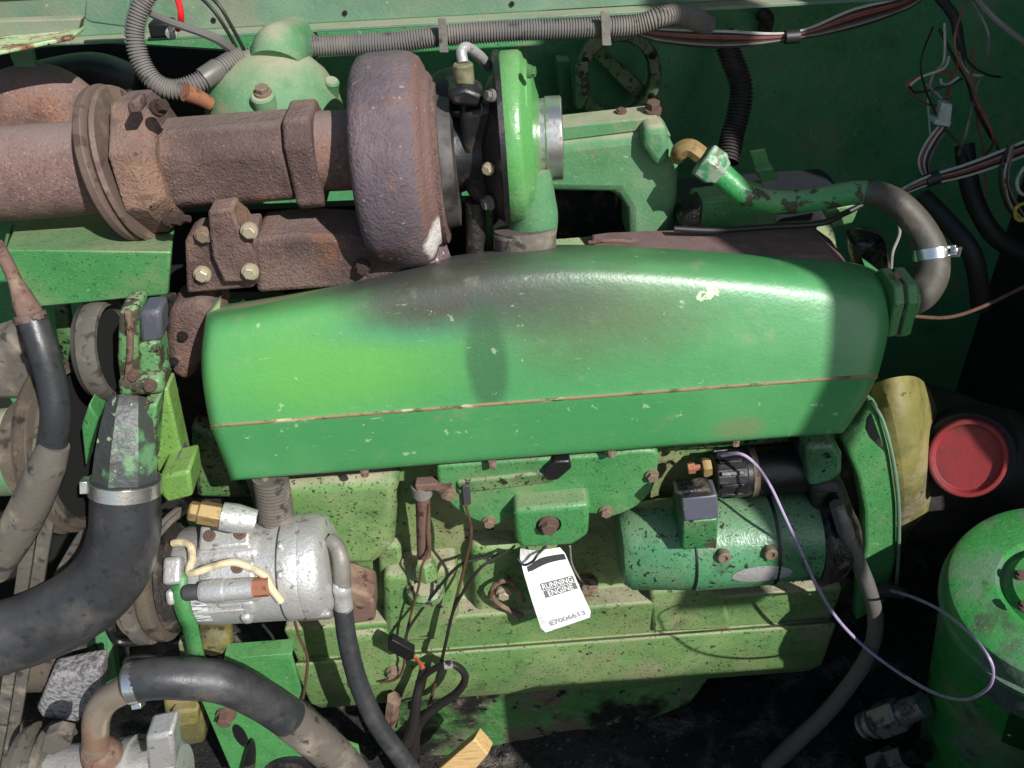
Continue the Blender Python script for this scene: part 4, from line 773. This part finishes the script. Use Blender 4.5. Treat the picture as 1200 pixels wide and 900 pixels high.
# lower left
t = MB().plate([(42, 832), (58, 794), (118, 782), (120, 812), (92, 848), (48, 842)], -.10, .04).build('foam_block', 'foam', None, bevel=.008, bseg=3); tag(t, 'grey speckled foam pad under the crank pulley', 'foam pad')
ym = thing('yellow_plug', 'knobbly yellow green plug under the silver compressor', 'plug', P(250, 775, -.02))
lathe_px('cap', P(251, 752, -.03), (.2, -1, .25), [(-30, 20), (-6, 22), (2, 20), (6, 14), (8, 6)], 'yellow', ym, 9, bevel=.003)
yl = thing('yellow_housing', 'shaded yellow casting below the lower hose at left', 'housing', P(220, 850, .03))
MB().plate([(190, 820), (236, 814), (240, 872), (196, 880)], .02, .06).build('block', 'yellow', yl, bevel=.01); MB().plate([(200, 836), (232, 832), (232, 850), (200, 854)], .0, .03).build('rib', 'yellow', yl, bevel=.006)
# lower green bracket
lb = thing('lower_bracket', 'bright green triangular bracket with slotted hole at the bottom left', 'bracket', P(320, 900, -.04))
mlb = green('bracket green', base=lin(68, 130, 72), worn=lin(82, 142, 82), dust=.1, oil=.4, up=.05)
MB().plate([(236, 822), (262, 822), (420, 876), (430, 930), (282, 930)], -.05, .008).build('gusset', mlb, lb, bevel=.002)
MB().plate([(262, 776), (342, 770), (354, 812), (336, 850), (270, 800)], -.04, .01).build('upper_plate', mlb, lb, bevel=.003)
MB().plate([(262, 772), (342, 766), (342, 772), (262, 778)], -.06, .03).build('fold', mlb, lb, bevel=.001)
c = P(282, 862, -.0515); s = SC(c); MB().lathe(c, (0, -1, 0), [(0, 24*s), (.8*s, 24*s)], 24, scale2=.3).build('slot', 'black', lb)
bolt(lb, 265, 838, -.055, 9, m='rust_brown', h=1.2)
c = P(346, 908, -.055); MB().lathe(c, (0, -1, .1), [(-6*s, 38*s), (2*s, 38*s), (4*s, 34*s)], 32).build('boss', 'black', lb)
hose('rib', [(290, 905, -.06), (294, 880, -.06), (296, 868, -.06)], [9, 6, 2], 'black', lb, 5, 8)
# lower hose, pipe elbow and pump
t = MB().tube(path([(152, 800, -.16), (180, 795, -.158), (215, 795, -.155), (262, 800, -.15), (310, 822, -.145), (352, 852, -.14), (392, 886, -.135), (430, 930, -.13)], 8), [24*SC(P(280, 805, -.15))]*57, 24).build('lower_hose', 'rubber'); tag(t, 'black rubber hose arching across the bottom left corner', 'hose')
t = MB().tube(path([(338, 841, -.1418), (352, 852, -.14), (372, 868, -.1375), (392, 886, -.135), (410, 906, -.1325), (430, 930, -.13)], 6), [24.8*SC(P(280, 805, -.15))]*31, 24).build('hose_sleeve', 'rubber_dusty'); tag(t, 'dusty scuffed grey sleeve on the lower end of the arching hose', 'hose sleeve')
clamp('hose_clamp', 'silver clamp with screw at the left end of the arching hose', (158, 799, -.16), (176, 796, -.158), 25, 13, sdir=(0, -.8, -1))
se = thing('steel_elbow', 'brown tinged bare steel elbow tube rising from the lower pump', 'pipe', P(112, 885, -.18))
hose('tube', [(114, 888, -.19), (112, 862, -.185), (114, 838, -.175), (126, 820, -.165), (150, 806, -.16)], [15, 15, 16, 16, 17], mat('heat tinted steel', lin(150, 138, 122), .42, .6, [dict(col=lin(110, 84, 66), scale=14, lo=.45, hi=.65, rough=.7, metal=.1)], bump=((120, .0005),)), se, 8, 24)
lathe_px('collar', P(115, 880, -.19), (0, -.1, 1), [(-14, 24), (-4, 22), (2, 20), (6, 17)], 'rust_brown', se, 28)
lpp = thing('hydraulic_pump', 'grey cast aluminium pump in the bottom left corner', 'pump', P(140, 930, -.2))
c = P(118, 915, -.19); s = SC(c)
MB().lathe(c, X, [(-78*s, 20*s), (-76*s, 42*s), (-40*s, 44*s), (30*s, 44*s), (32*s, 48*s), (42*s, 49*s), (44*s, 45*s), (88*s, 44*s), (98*s, 34*s), (100*s, 10*s)], 40).build('body', 'alu', lpp, smooth=40)
MB().plate([(170, 866), (202, 860), (206, 900), (172, 905)], -.26, .04).build('pad', 'alu', lpp, bevel=.006)
pl2 = lathe_px('pulley', P(64, 905, -.17), X, [(-36, 40), (-30, 56), (-22, 58), (-16, 48), (-8, 48), (-2, 58), (6, 56), (8, 30)], 'belt', lpp, 44)
t = MB().plate([(46, 880), (52, 864), (68, 858), (84, 862), (82, 876), (60, 886)], -.235, .02).build('broken_cover', 'rubber_dusty', None, bevel=.003); tag(t, 'broken dusty chip resting on the pulley by the grey pump', 'chip')
bs = thing('breather_tube', 'stubby grey ribbed rubber breather hanging under the valve cover left', 'breather', P(322, 604, .02))
corrugated('boot', [(316, 556, .02), (320, 580, .018), (323, 606, .016)], 21, 'rubber_dusty', bs, pitch=5, depth=.05, seg=24)

# ================================================================== DIPSTICK, TAG, WIRES
dt = thing('dipstick_tube', 'rusty dipstick tube with clamp left of the side cover', 'tube', P(497, 660, .05))
hose('tube', [(495, 572, .035), (496, 610, .045), (497, 650, .05)], [9, 8.5, 8.5], 'rust_brown', dt, 6, 18)
lathe_px('base_nut', P(498, 660, .05), (0, 0, 1), [(-22, 14), (-6, 14), (2, 11), (4, 9)], 'green_block', dt, 6, bevel=.001)
lathe_px('boss', P(498, 686, .056), (0, -.3, 1), [(-10, 24), (0, 22), (5, 15)], 'green_dirty', dt, 18)
lathe_px('cap', P(494, 572, .035), (0, 0, 1), [(-10, 12), (6, 12), (8, 9)], 'alu_dark', dt, 16)
MB().plate([(486, 569), (530, 566), (536, 582), (508, 576), (488, 578)], .02, .02).build('bracket', 'rust_brown', dt, bevel=.003)
bolt(dt, 522, 578, .02, 6, m='rust_brown')
sp = thing('sensor_plug', 'black connector plug with brown pipe across the top of the side cover', 'connector', P(652, 552, .02))
hose('pipe', [(530, 571, .025), (580, 568, .025), (620, 566, .025), (642, 562, .022)], 2.2, 'rust_brown', sp, 6, 8)
MB().plate([(636, 553), (650, 541), (668, 540), (670, 549), (654, 563), (644, 564)], .01, .02).build('body', 'black', sp, bevel=.003)
MB().plate([(541, 570), (551, 569), (552, 592), (543, 593)], .012, .012).build('joiner', 'ink', sp, bevel=.002)
# tag
tg = thing('engine_tag', 'white paper tag reading running engine wired to the block', 'tag', P(650, 740, .0))
tl, tr, bl, br = P(607, 649, .012), P(659, 641, .012), P(636, 742, -.012), P(695, 722, -.012)
nx, ny = 9, 12; rows = []
def tagp(u, v, off=0):
    p = tl.lerp(tr, u).lerp(bl.lerp(br, u), v)
    nrm = (tr-tl).cross(bl-tl).normalized(); nrm = nrm if nrm.dot(CAM-p) > 0 else -nrm
    return p+nrm*(off+.006*math.sin(v*3.1)*(1-.5*u)-.010*max(0, .25-v)*4*(1-u)*max(0, .5-u)*3)
for i in range(ny+1):
    v = i/ny; r_ = []
    for j in range(nx+1):
        u = j/nx
        cu = .06*max(0, 1-min(v, 1-v)/.06)**2 if min(v, 1-v) < .06 else 0
        u2 = cu+u*(1-2*cu); r_.append(tagp(u2, v))
    rows.append(r_)
MB().grid(rows).build('card', 'white_card', tg, solid=.0008, smooth=0)
def patch(name, us, m, n=8):
    rows = [[tagp(u, v0, .0009), tagp(u, v1, .0009)] for (u, v0, v1) in us]; MB().grid(rows).build(name, m, tg, smooth=0)
patch('print_bar', [(.10, .165, .215), (.2, .15, .21), (.32, .115, .19), (.45, .085, .17), (.6, .075, .155), (.8, .075, .15), (.98, .08, .155)], 'ink')
patch('print_block', [(.26, .37, .457), (.5, .37, .457), (.74, .37, .457), (.96, .37, .457)], 'ink_grey')
patch('print_block', [(.28, .465, .555), (.5, .465, .555), (.74, .465, .555), (.96, .465, .555)], 'ink_grey')
def text(s_, u0, u1, v, hgt, m, off=.0016):
    cu = bpy.data.curves.new('print_text', 'FONT'); cu.body = s_; cu.size = 1; cu.align_x = 'CENTER'; cu.align_y = 'CENTER'; cu.offset = .012
    o = bpy.data.objects.new('print_text', cu); C.objects.link(o)
    p0, p1 = tagp(u0, v, off), tagp(u1, v, off); ex = (p1-p0); w_ = ex.length; ex.normalize()
    ez = (tr-tl).cross(bl-tl).normalized(); ez = ez if ez.dot(CAM-p0) > 0 else -ez; ez = (ez-ex*ez.dot(ex)).normalized(); ey = ez.cross(ex)
    cu.materials.append(M[m]); bpy.context.view_layer.update(); wd = max(o.dimensions.x, .01)
    mw = Matrix((ex, ey, ez)).transposed().to_4x4(); mw = mw @ Matrix.Diagonal((w_/wd, hgt, 1, 1)); mw.translation = (p0+p1)/2
    me = bpy.data.meshes.new_from_object(o); bpy.data.objects.remove(o); o = bpy.data.objects.new('print_text', me); C.objects.link(o)
    o.parent = tg; mw.translation -= world(tg); o.matrix_basis = mw
tag_h = (bl-tl).length
text('RUNNING', .29, .93, .414, tag_h*.092, 'white_card'); text('ENGINE', .36, .88, .51, tag_h*.092, 'white_card'); text('E7006613', .20, .90, .90, tag_h*.08, 'ink_light')
def wire(label, pix, rpx, m, cat='wire', name='wire', n=10, group=None):
    o = hose(name, pix, rpx, m, None, n, 8); tag(o, label, cat, group); return o
wire('thin dark wire tying the white tag to the block', [(607, 655, .004), (614, 662, -.004), (624, 658, -.004), (630, 650, .0), (640, 640, .016)], 1.6, 'wire_black', name='tag_wire')
wire('thin pale tie wire right of the white tag', [(668, 640, .016), (670, 660, .03), (678, 676, .05), (690, 690, .058)], 1.3, 'wire_grey', name='tag_wire')
wire('brown wire dropping from the joiner plug beside the dipstick tube', [(546, 592, .01), (552, 625, .012), (544, 665, .02), (530, 720, .02), (516, 780, .02), (506, 815, .03), (500, 840, .04)], 2.0, 'wire_brown')
wire('thin dark wire curving left from under the side cover to the block connector', [(590, 650, .05), (560, 655, .03), (535, 665, .025), (505, 700, .03), (480, 735, .02), (474, 755, .005)], 1.8, 'wire_black')
wire('thin dark wire sweeping from the tag down to the cable loop', [(596, 645, .05), (565, 664, .02), (545, 690, .015), (530, 720, .012), (521, 760, .01), (512, 800, .01)], 1.9, 'wire_black')
wire('thin black wire running down the dipstick tube', [(502, 590, .03), (500, 620, .035), (502, 645, .03), (494, 665, .02), (490, 690, .03), (478, 735, .03), (470, 790, .03), (445, 800, .04)], 1.5, 'wire_brown')
cn = thing('wire_connector', 'small black two pin connector with orange wire ends in front of the block', 'connector', P(470, 765, .0))
MB().plate([(454, 754), (460, 750), (486, 764), (485, 773), (477, 775), (455, 763)], -.005, .016).build('shell', 'black', cn, bevel=.002)
hose('pin_wire', [(484, 768, .002), (490, 774, .005), (496, 782, .01)], 2, 'wire_orange', cn, 5, 8); hose('pin_wire', [(486, 771, .0), (491, 776, .003), (494, 784, .006)], 1.6, 'wire_red', cn, 5, 8)
lc = thing('cable_loop', 'black taped cable looping in front of the block bottom', 'cable', P(500, 830, .0))
hose('strand', [(496, 782, .01), (492, 800, .01), (488, 820, .0), (484, 850, -.01), (476, 872, -.02)], [4, 5, 6, 7, 7], 'wire_black', lc, 8, 10)
hose('strand', [(490, 800, .01), (505, 786, .0), (525, 778, -.01), (540, 784, -.01), (545, 796, -.01), (535, 812, -.005), (515, 826, .0), (495, 842, .0), (486, 860, -.005), (484, 890, -.01), (482, 920, -.01)], [4, 4, 4, 4.5, 4.5, 5, 5.5, 6, 7, 8, 8], 'wire_black', lc, 8, 10)
lathe_px('tape', P(526, 779, -.01), (1, 0, .1), [(-5, 5.2), (5, 5.2)], 'wire_grey', lc, 10)
t = MB().tube([P(458, 848, .03), P(460, 830, .03), P(462, 818, .03)], [9*SC(P(460, 830, .03))]*3, 6).build('sender_nut', 'rust_brown'); tag(t, 'rusty brown hexagonal sender at the foot of the block', 'sender')
t = wire('frayed black wire dangling from the compressor to the green bracket', [(344, 722, -.06), (350, 745, -.05), (360, 770, -.045), (358, 800, -.045), (355, 818, -.045)], 1.8, 'wire_brown')
wire('short black wire under the silver compressor', [(308, 732, -.04), (320, 748, -.03), (322, 766, -.03)], 1.6, 'wire_black')
wd = thing('wood_block', 'split piece of pale timber at the bottom edge', 'wood', P(545, 900, -.05))
a0 = P(500, 912, -.06); MB().prism([P(510, 905, -.08), P(556, 866, -.08), P(572, 884, -.08), P(548, 912, -.08), P(520, 925, -.08)], (.01, .035, -.02)).build('chunk', 'wood', wd, bevel=.003)

# right side wires
wire('purple wire drooping from the starter solenoid past the grey cable', [(846, 534, .03), (868, 532, .01), (886, 545, -.0), (903, 570, -.03), (920, 606, -.06), (938, 645, -.06), (958, 688, -.055), (982, 726, -.05), (1012, 757, -.05), (1050, 786, -.10), (1090, 810, -.20), (1128, 820, -.29), (1156, 808, -.34), (1164, 788, -.35), (1156, 766, -.34), (1132, 738, -.28), (1100, 714, -.16), (1070, 700, -.05), (1044, 692, .02)], 1.9, 'wire_purple', n=8)
gc = thing('battery_cable', 'thick grey cable with lug hanging from the starter nose', 'cable', P(1000, 780, -.02))
hose('sheath', [(980, 590, -.02), (990, 622, -.03), (1004, 655, -.035), (1018, 690, -.04), (1026, 726, -.04), (1020, 762, -.04), (1000, 796, -.035), (968, 836, -.03), (930, 872, -.02), (890, 910, -.01)], [8, 9, 9, 9, 9, 9, 9, 9.5, 10, 10], 'cable', gc, 10, 16)
hose('lug', [(984, 596, -.04), (990, 612, -.04), (994, 628, -.042)], [4, 7, 8], 'alu_dark', gc, 5, 12)
t = hose('sensor_boot', [(1028, 694, .03), (1045, 692, .025), (1062, 698, .01)], [10, 9, 6], 'blackdirt', None, 6, 12); tag(t, 'dark sensor boot at the end of the purple wire loop', 'connector')
wire('thin wire hanging in the dark right of the cover outlet', [(1066, 370, .1), (1110, 372, .12), (1150, 360, .15), (1200, 336, .18), (1240, 318, .2)], 2.2, 'wire_brown')

# ================================================================== CANISTER (right)
cs = thing('filter_canister', 'green round filter canister with ringed lid in the lower right corner', 'canister', P(1200, 900, -.15))
c = P(1246, 690, -.13); s = SC(c)*1.14
prof = [(-420, 110), (-40, 110), (-38, 114), (-30, 114), (-28, 110), (-14, 110), (-4, 106), (0, 98), (0, 62), (-4, 60), (-6, 54), (-2, 48), (4, 46), (4, 22), (10, 20), (12, 8)]
up = Vector((-.2, -.1, 1)).normalized()
MB().lathe(c, up, [(a*s, r*s) for a, r in prof], 64).build('body', 'canister', cs, smooth=35)
for ang, r_ in ((200, 54), (150, 40)): 
    a = math.radians(ang); bolt(cs, c+Vector((math.cos(a)*r_*s, math.sin(a)*r_*s, 2*s)), 0, 0, 5, (0, 0, 1), m='rust_brown')
def can(ang, h, r=110.6):
    a = math.radians(ang); e1_ = (Z-up*Z.dot(up)).normalized() if False else (X-up*X.dot(up)).normalized(); e2_ = up.cross(e1_); return c+up*h*s+e1_*math.cos(a)*r*s+e2_*math.sin(a)*r*s
def cpatch(name, a0, a1, h0, h1, m, sk=0, r=110.6):
    rows = [[can(a0+(a1-a0)*i/10, h0+sk*i/10, r), can(a0+(a1-a0)*i/10, h1+sk*i/10, r)] for i in range(11)]; return MB().grid(rows).build(name, m, cs)
cpatch('decal', 226, 275, -158, -88, mat('dark green decal', lin(14, 70, 30), .35, 0, [dict(col=lin(180, 190, 180), scale=60, lo=.66, hi=.70)]))
cpatch('decal_stripe', 244, 275, -150, -146, 'plastic_white', 26, 110.9)
for k in range(9): cpatch('decal_mark', 252+k*2.4, 253.4+k*2.4, -152, -147, 'wire_yellow', 0, 110.9)
cpatch('grime_band', 212, 275, -84, -42, mat('grey primer band', lin(78, 88, 86), .65, 0, [dict(col=lin(50, 62, 56), scale=14, lo=.45, hi=.65)]))
hf = thing('hydraulic_fitting', 'oily steel hydraulic elbow fitting left of the green canister', 'fitting', P(1050, 850, -.05))
a0, a1 = P(1012, 852, -.06), P(1098, 820, -.10); ax = (a1-a0).normalized(); s = SC(a0)
MB().lathe(a0, ax, [(0, 10*s), (2*s, 16*s), (6*s, 16*s), (7*s, 12*s), (12*s, 12*s), (13*s, 17*s), (18*s, 17*s), (19*s, 13*s), (22*s, 13*s)], 24).build('swivel', 'oily_steel', hf); MB().lathe(a0, ax, [(21*s, 18*s), (23*s, 20*s), (56*s, 20*s), (58*s, 18*s)], 6).build('hex_nut', 'oily_steel', hf, bevel=.001); MB().lathe(a0, ax, [(56*s, 14*s), (90*s, 13*s)], 20).build('adapter', 'oily_steel', hf)
hf = thing('hydraulic_fitting', 'lower oily steel fitting at the bottom edge beside the canister', 'fitting', P(1050, 900, -.05))
a0, a1 = P(1028, 900, -.08), P(1096, 874, -.12); ax = (a1-a0).normalized()
MB().lathe(a0, ax, [(0, 16*s), (2*s, 20*s), (28*s, 20*s), (30*s, 17*s), (56*s, 16*s)], 6).build('hex_nut', 'oily_steel', hf, bevel=.001); MB().lathe(a0, ax, [(50*s, 14*s), (80*s, 13*s)], 16).build('adapter', 'blackdirt', hf)

# ================================================================== TOP HARNESS
ct = thing('wiring_conduit', 'long grey corrugated conduit clipped under the top beam', 'conduit', P(560, 40, .42))
corrugated('conduit', [(262, 84, .38), (300, 66, .40), (345, 56, .42), (400, 53, .43), (460, 50, .43), (520, 42, .43), (600, 36, .43), (680, 33, .43), (740, 30, .43), (775, 20, .43), (800, 18, .45), (830, 30, .48)], 12.5, 'conduit', ct, pitch=3.3, depth=.13)
for x, y in ((519, 42), (710, 34)):
    cl = MB().plate([(x-6, y-20), (x+4, y-20), (x+6, y+17), (x-4, y+17)], .405, .004); cl.prism([P(x-4, y+17, .405), P(x+6, y+17, .405), P(x+7, y+14, .44), P(x-3, y+14, .44)], (0, 0, -.003)); cl.build('clip', 'alu_dark', ct, bevel=.001)
cl2 = thing('conduit_loop', 'grey split corrugated conduit loop hanging above the exhaust box', 'conduit', P(190, 100, .32))
corrugated('conduit', [(178, -14, .34), (164, 10, .33), (158, 40, .32), (165, 72, .31), (182, 97, .30), (206, 105, .30), (234, 96, .31), (258, 80, .33), (282, 66, .36)], 12, 'conduit', cl2, pitch=3.6)
hose('tape', [(238, 93, .312), (247, 87, .32), (256, 81, .33)], 12.8, 'cable', cl2, 5, 16)
wire('dark taped cable crossing to the conduit loop', [(172, 14, .34), (200, 26, .33), (235, 38, .33), (258, 48, .34), (276, 62, .36)], [4, 4.5, 5, 6, 6], 'cable')
wire('thin black wire left of a matching pair above the conduit', [(232, -6, .36), (250, 12, .35), (266, 36, .35), (280, 62, .36)], 2.2, 'wire_black')
wire('second thin black wire of the pair above the conduit', [(242, -8, .36), (258, 8, .35), (272, 32, .35), (286, 58, .36)], 2.2, 'wire_black')
wire('bright red wire at the top left above the conduit', [(206, -6, .36), (211, 8, .35), (212, 24, .35), (208, 34, .37)], 3.6, 'wirered_bright')
t = thing('relay', 'small dark relay with pale terminal hanging under the top beam at left', 'relay', P(190, 36, .42)); MB().plate([(172, 28), (200, 26), (204, 44), (176, 46)], .42, .03).build('body', 'black', t, bevel=.004); lathe_px('terminal', P(202, 38, .41), (0, -1, 0), [(0, 7), (5, 7), (6, 4)], 'alu', t, 12)
# wire bundle right of conduit
cols = ['wire_white', 'wire_black', 'wire_pink', 'wire_red', 'wire_black', 'wire_brown', 'wire_grey', 'wire_black']
bt = thing('wire_bundle', 'loose bundle of red white and black wires along the top right', 'wires', P(900, 40, .46))
for k, cname in enumerate(cols):
    dx = random.uniform(-6, 6); dy = (k-3.5)*2.2
    hose('strand', [(748, 36+dy*.6, .46), (780, 42+dy, .46), (850, 46+dy*1.2, .47), (930, 42+dy*.5, .47), (1000, 22+dy*1.4, .47), (1060, 4+dy, .48), (1085, -12+dy, .48)], 1.7, cname, bt, 7, 6)
lathe_px('tape', P(928, 43, .468), (1, 0, .0), [(-8, 8), (8, 8)], 'wire_black', bt, 12)
bh_ = thing('wire_harness', 'tangled harness wires with white plug hanging at upper right', 'wires', P(1110, 130, .4))
hose('trunk', [(1095, -10, .5), (1118, 20, .48), (1124, 50, .45), (1128, 66, .43)], [6, 6, 6, 5], 'conduit_dark', bh_, 6, 10)
for k, (cname, pp) in enumerate([('wire_red', [(1122, 60), (1122, 78), (1118, 84), (1090, 86), (1068, 94), (1062, 102)]), ('wire_white', [(1124, 62), (1130, 80), (1142, 88), (1152, 88)]), ('wire_white', [(1112, 66), (1106, 80), (1080, 90), (1066, 100)]),
        ('wire_black', [(1128, 62), (1140, 78), (1158, 88), (1172, 90)]), ('wire_brown', [(1062, 102), (1078, 118), (1096, 124), (1106, 118), (1112, 104)]), ('wire_white', [(1124, 90), (1112, 98), (1104, 98), (1102, 92)]), ('wire_black', [(1066, 102), (1072, 108), (1090, 106), (1110, 100), (1128, 92)]), ('wire_grey', [(1084, 98), (1096, 108), (1104, 116)]), ('wire_red', [(1110, 120), (1112, 104), (1116, 88)])]):
    hose('strand', [(x, y, .42+.01*math.sin(k+i)) for i, (x, y) in enumerate(pp)], 1.6, cname, bh_, 6, 6)
MB().plate([(1104, 121), (1117, 122), (1114, 148), (1099, 146)], .40, .018).build('white_plug', 'plastic_white', bh_, bevel=.002); MB().plate([(1096, 140), (1115, 143), (1113, 149), (1095, 146)], .397, .024).build('plug_collar', 'plastic_white', bh_, bevel=.001)
for k, cname in enumerate(['wire_white', 'wire_red', 'wire_white', 'wire_black', 'wire_pink']):
    hose('strand', [(1100+k*3, 148, .405), (1086+k*3.4, 166, .40), (1077+k*3.2, 186, .39), (1080+k*2.2, 202, .385), (1090, 212, .38)], 1.4, cname, bh_, 6, 6)
hb = thing('rear_bundle', 'tied wire bundle crossing the dark right edge', 'wires', P(1120, 200, .35))
for k, cname in enumerate(['wire_white', 'wire_black', 'wire_grey', 'wire_red', 'wire_black', 'wire_white']):
    dy = (k-2.5)*2.6
    hose('strand', [(1050, 228+dy*.4, .30), (1086, 212+dy*.7, .34), (1130, 200+dy, .36), (1170, 186+dy*1.2, .37), (1230, 162+dy*1.3, .38)], 1.8, cname, hb, 7, 6)
lathe_px('tape', P(1092, 210, .345), (1, .1, .25), [(-8, 8), (8, 8)], 'wire_black', hb, 12)
wire('pale grey cable crossing the top right corner', [(1136, -14, .42), (1158, 14, .41), (1180, 34, .40), (1212, 58, .40)], 3.6, 'wire_grey')
wire('yellow looped wire at the far right edge', [(1208, 236, .34), (1192, 242, .33), (1190, 254, .33), (1198, 258, .33), (1210, 246, .33)], 2, 'wire_yellow')
wire('white wire ends at the right edge above the yellow loop', [(1200, 196, .34), (1192, 212, .33), (1196, 226, .33), (1212, 230, .34)], 2, 'wire_white')
wire('thin pair of grey wires dropping behind the bent green pipe', [(1052, 256, .28), (1054, 274, .27), (1046, 296, .25), (1044, 320, .2)], 2, 'wire_grey')
rl = thing('hanging_loom', 'thin mixed loom of loose wires dangling down the far right edge', 'wires', P(1180, 150, .4))
rs = random.Random(3); cl_ = ['wire_white', 'wire_black', 'wire_red', 'wire_brown', 'wire_grey', 'wire_black', 'wire_pink']
for k in range(7):
    x0 = rs.uniform(1090, 1160); y0 = rs.uniform(-12, 60); pts_ = [(x0, y0, .44)]
    for i in range(4):
        x0 += rs.uniform(-16, 26); y0 += rs.uniform(18, 60); pts_.append((x0, y0, .40+rs.uniform(-.03, .05)))
    hose('strand', pts_, rs.uniform(1.1, 1.8), cl_[k % 7], rl, 6, 6)
for k in range(7):
    x0 = 1186+rs.uniform(-8, 8); hose('strand', [(x0, 170, .37), (x0-8+rs.uniform(-6, 6), 205, .36), (x0-2, 235+rs.uniform(-8, 8), .36), (x0+18, 262, .37)], 1.5, cl_[k], rl, 6, 6)
# dark vertical conduit on the back sheet
vcx = corrugated('drop_conduit', [(846, 38, .66), (858, 70, .64), (868, 100, .62), (866, 130, .6), (858, 160, .58), (852, 190, .55)], 14, 'conduit_dark', None, pitch=4); tag(vcx, 'dark dirty conduit dropping down the back wall', 'conduit')
t = hose('rubber_grommet', [(890, 14, .7), (898, 22, .7), (896, 36, .72)], [8, 9, 8], 'blackdirt', None, 5, 12); tag(t, 'dark rubber grommet stub under the right end of the beam', 'grommet')
# dark hoses at far right
for pix, r_, lab in (([(1080, 230, .45), (1110, 260, .4), (1140, 300, .35), (1150, 360, .35)], 11, 'dark hose curving down behind the wire bundle at right'), ([(1130, 170, .5), (1140, 230, .45), (1170, 280, .42), (1230, 310, .42)], 11, 'dark hose bending towards the right edge')):
    tag(hose('dark_hose', pix, r_, 'rubber_dark', None, 10, 16), lab, 'hose')
t = MB().plate([(1000, 284), (1040, 280), (1050, 335), (1010, 335)], .2, .05).build('dark_casting', 'blackdirt', None, bevel=.012, bseg=3); tag(t, 'grimy dark casting between heat shield and bent pipe', 'casting')
# left rear elbow and dark stuff
t = hose('air_duct', [(-20, 150, .45), (20, 125, .45), (60, 122, .46), (100, 150, .46)], [40, 42, 44, 40], 'rust_orange', None, 8, 28); tag(t, 'dusty tan bent duct behind the exhaust pipe at far left', 'duct')
t = hose('dark_hose', [(-20, 110, .55), (40, 92, .58), (110, 80, .6), (160, 96, .6)], 18, 'rubber', None, 8, 16); tag(t, 'dark hose in the shadow at the upper left corner', 'hose')
t = MB().plate([(0, 470), (22, 470), (60, 520), (40, 420), (10, 390), (-20, 400), (-20, 480)], .12, .05).build('dark_casting', 'rubber_dusty', None, bevel=.01); tag(t, 'dull grey casting at the left edge above the fan pulley', 'casting')
t = MB().plate([(62, 362), (78, 358), (84, 400), (100, 430), (80, 440), (66, 400)], .2, .02).build('fan_strut', 'green_dirty', None, bevel=.004); tag(t, 'thin dirty green strut in the gap below the green guard box', 'strut')

# loose dirt and grit lying under the engine
mb = MB()
for k in range(700):
    q = P(random.uniform(430, 1080), random.uniform(800, 905), .1); r_ = random.choice((.003, .004, .005, .008, .012))
    x, y = q.x+random.uniform(-.1, .1), random.uniform(-.2, .35)
    zz = -1.07+.035*math.sin(x*9+y*4)*math.sin(y*11-x*3)
    vs_ = [Vector((x, y, zz))+Vector((random.uniform(-1, 1), random.uniform(-1, 1), random.uniform(.0, 1.0)))*r_ for _ in range(6)]
    mb.add(vs_, [(0, 1, 2), (0, 2, 3), (0, 3, 4), (0, 4, 1), (5, 2, 1), (5, 3, 2), (5, 4, 3), (5, 1, 4)])
o = mb.build('grit', 'grease', smooth=0); o['kind'] = 'stuff'; o['label'] = 'loose dark dirt and grit below the engine'
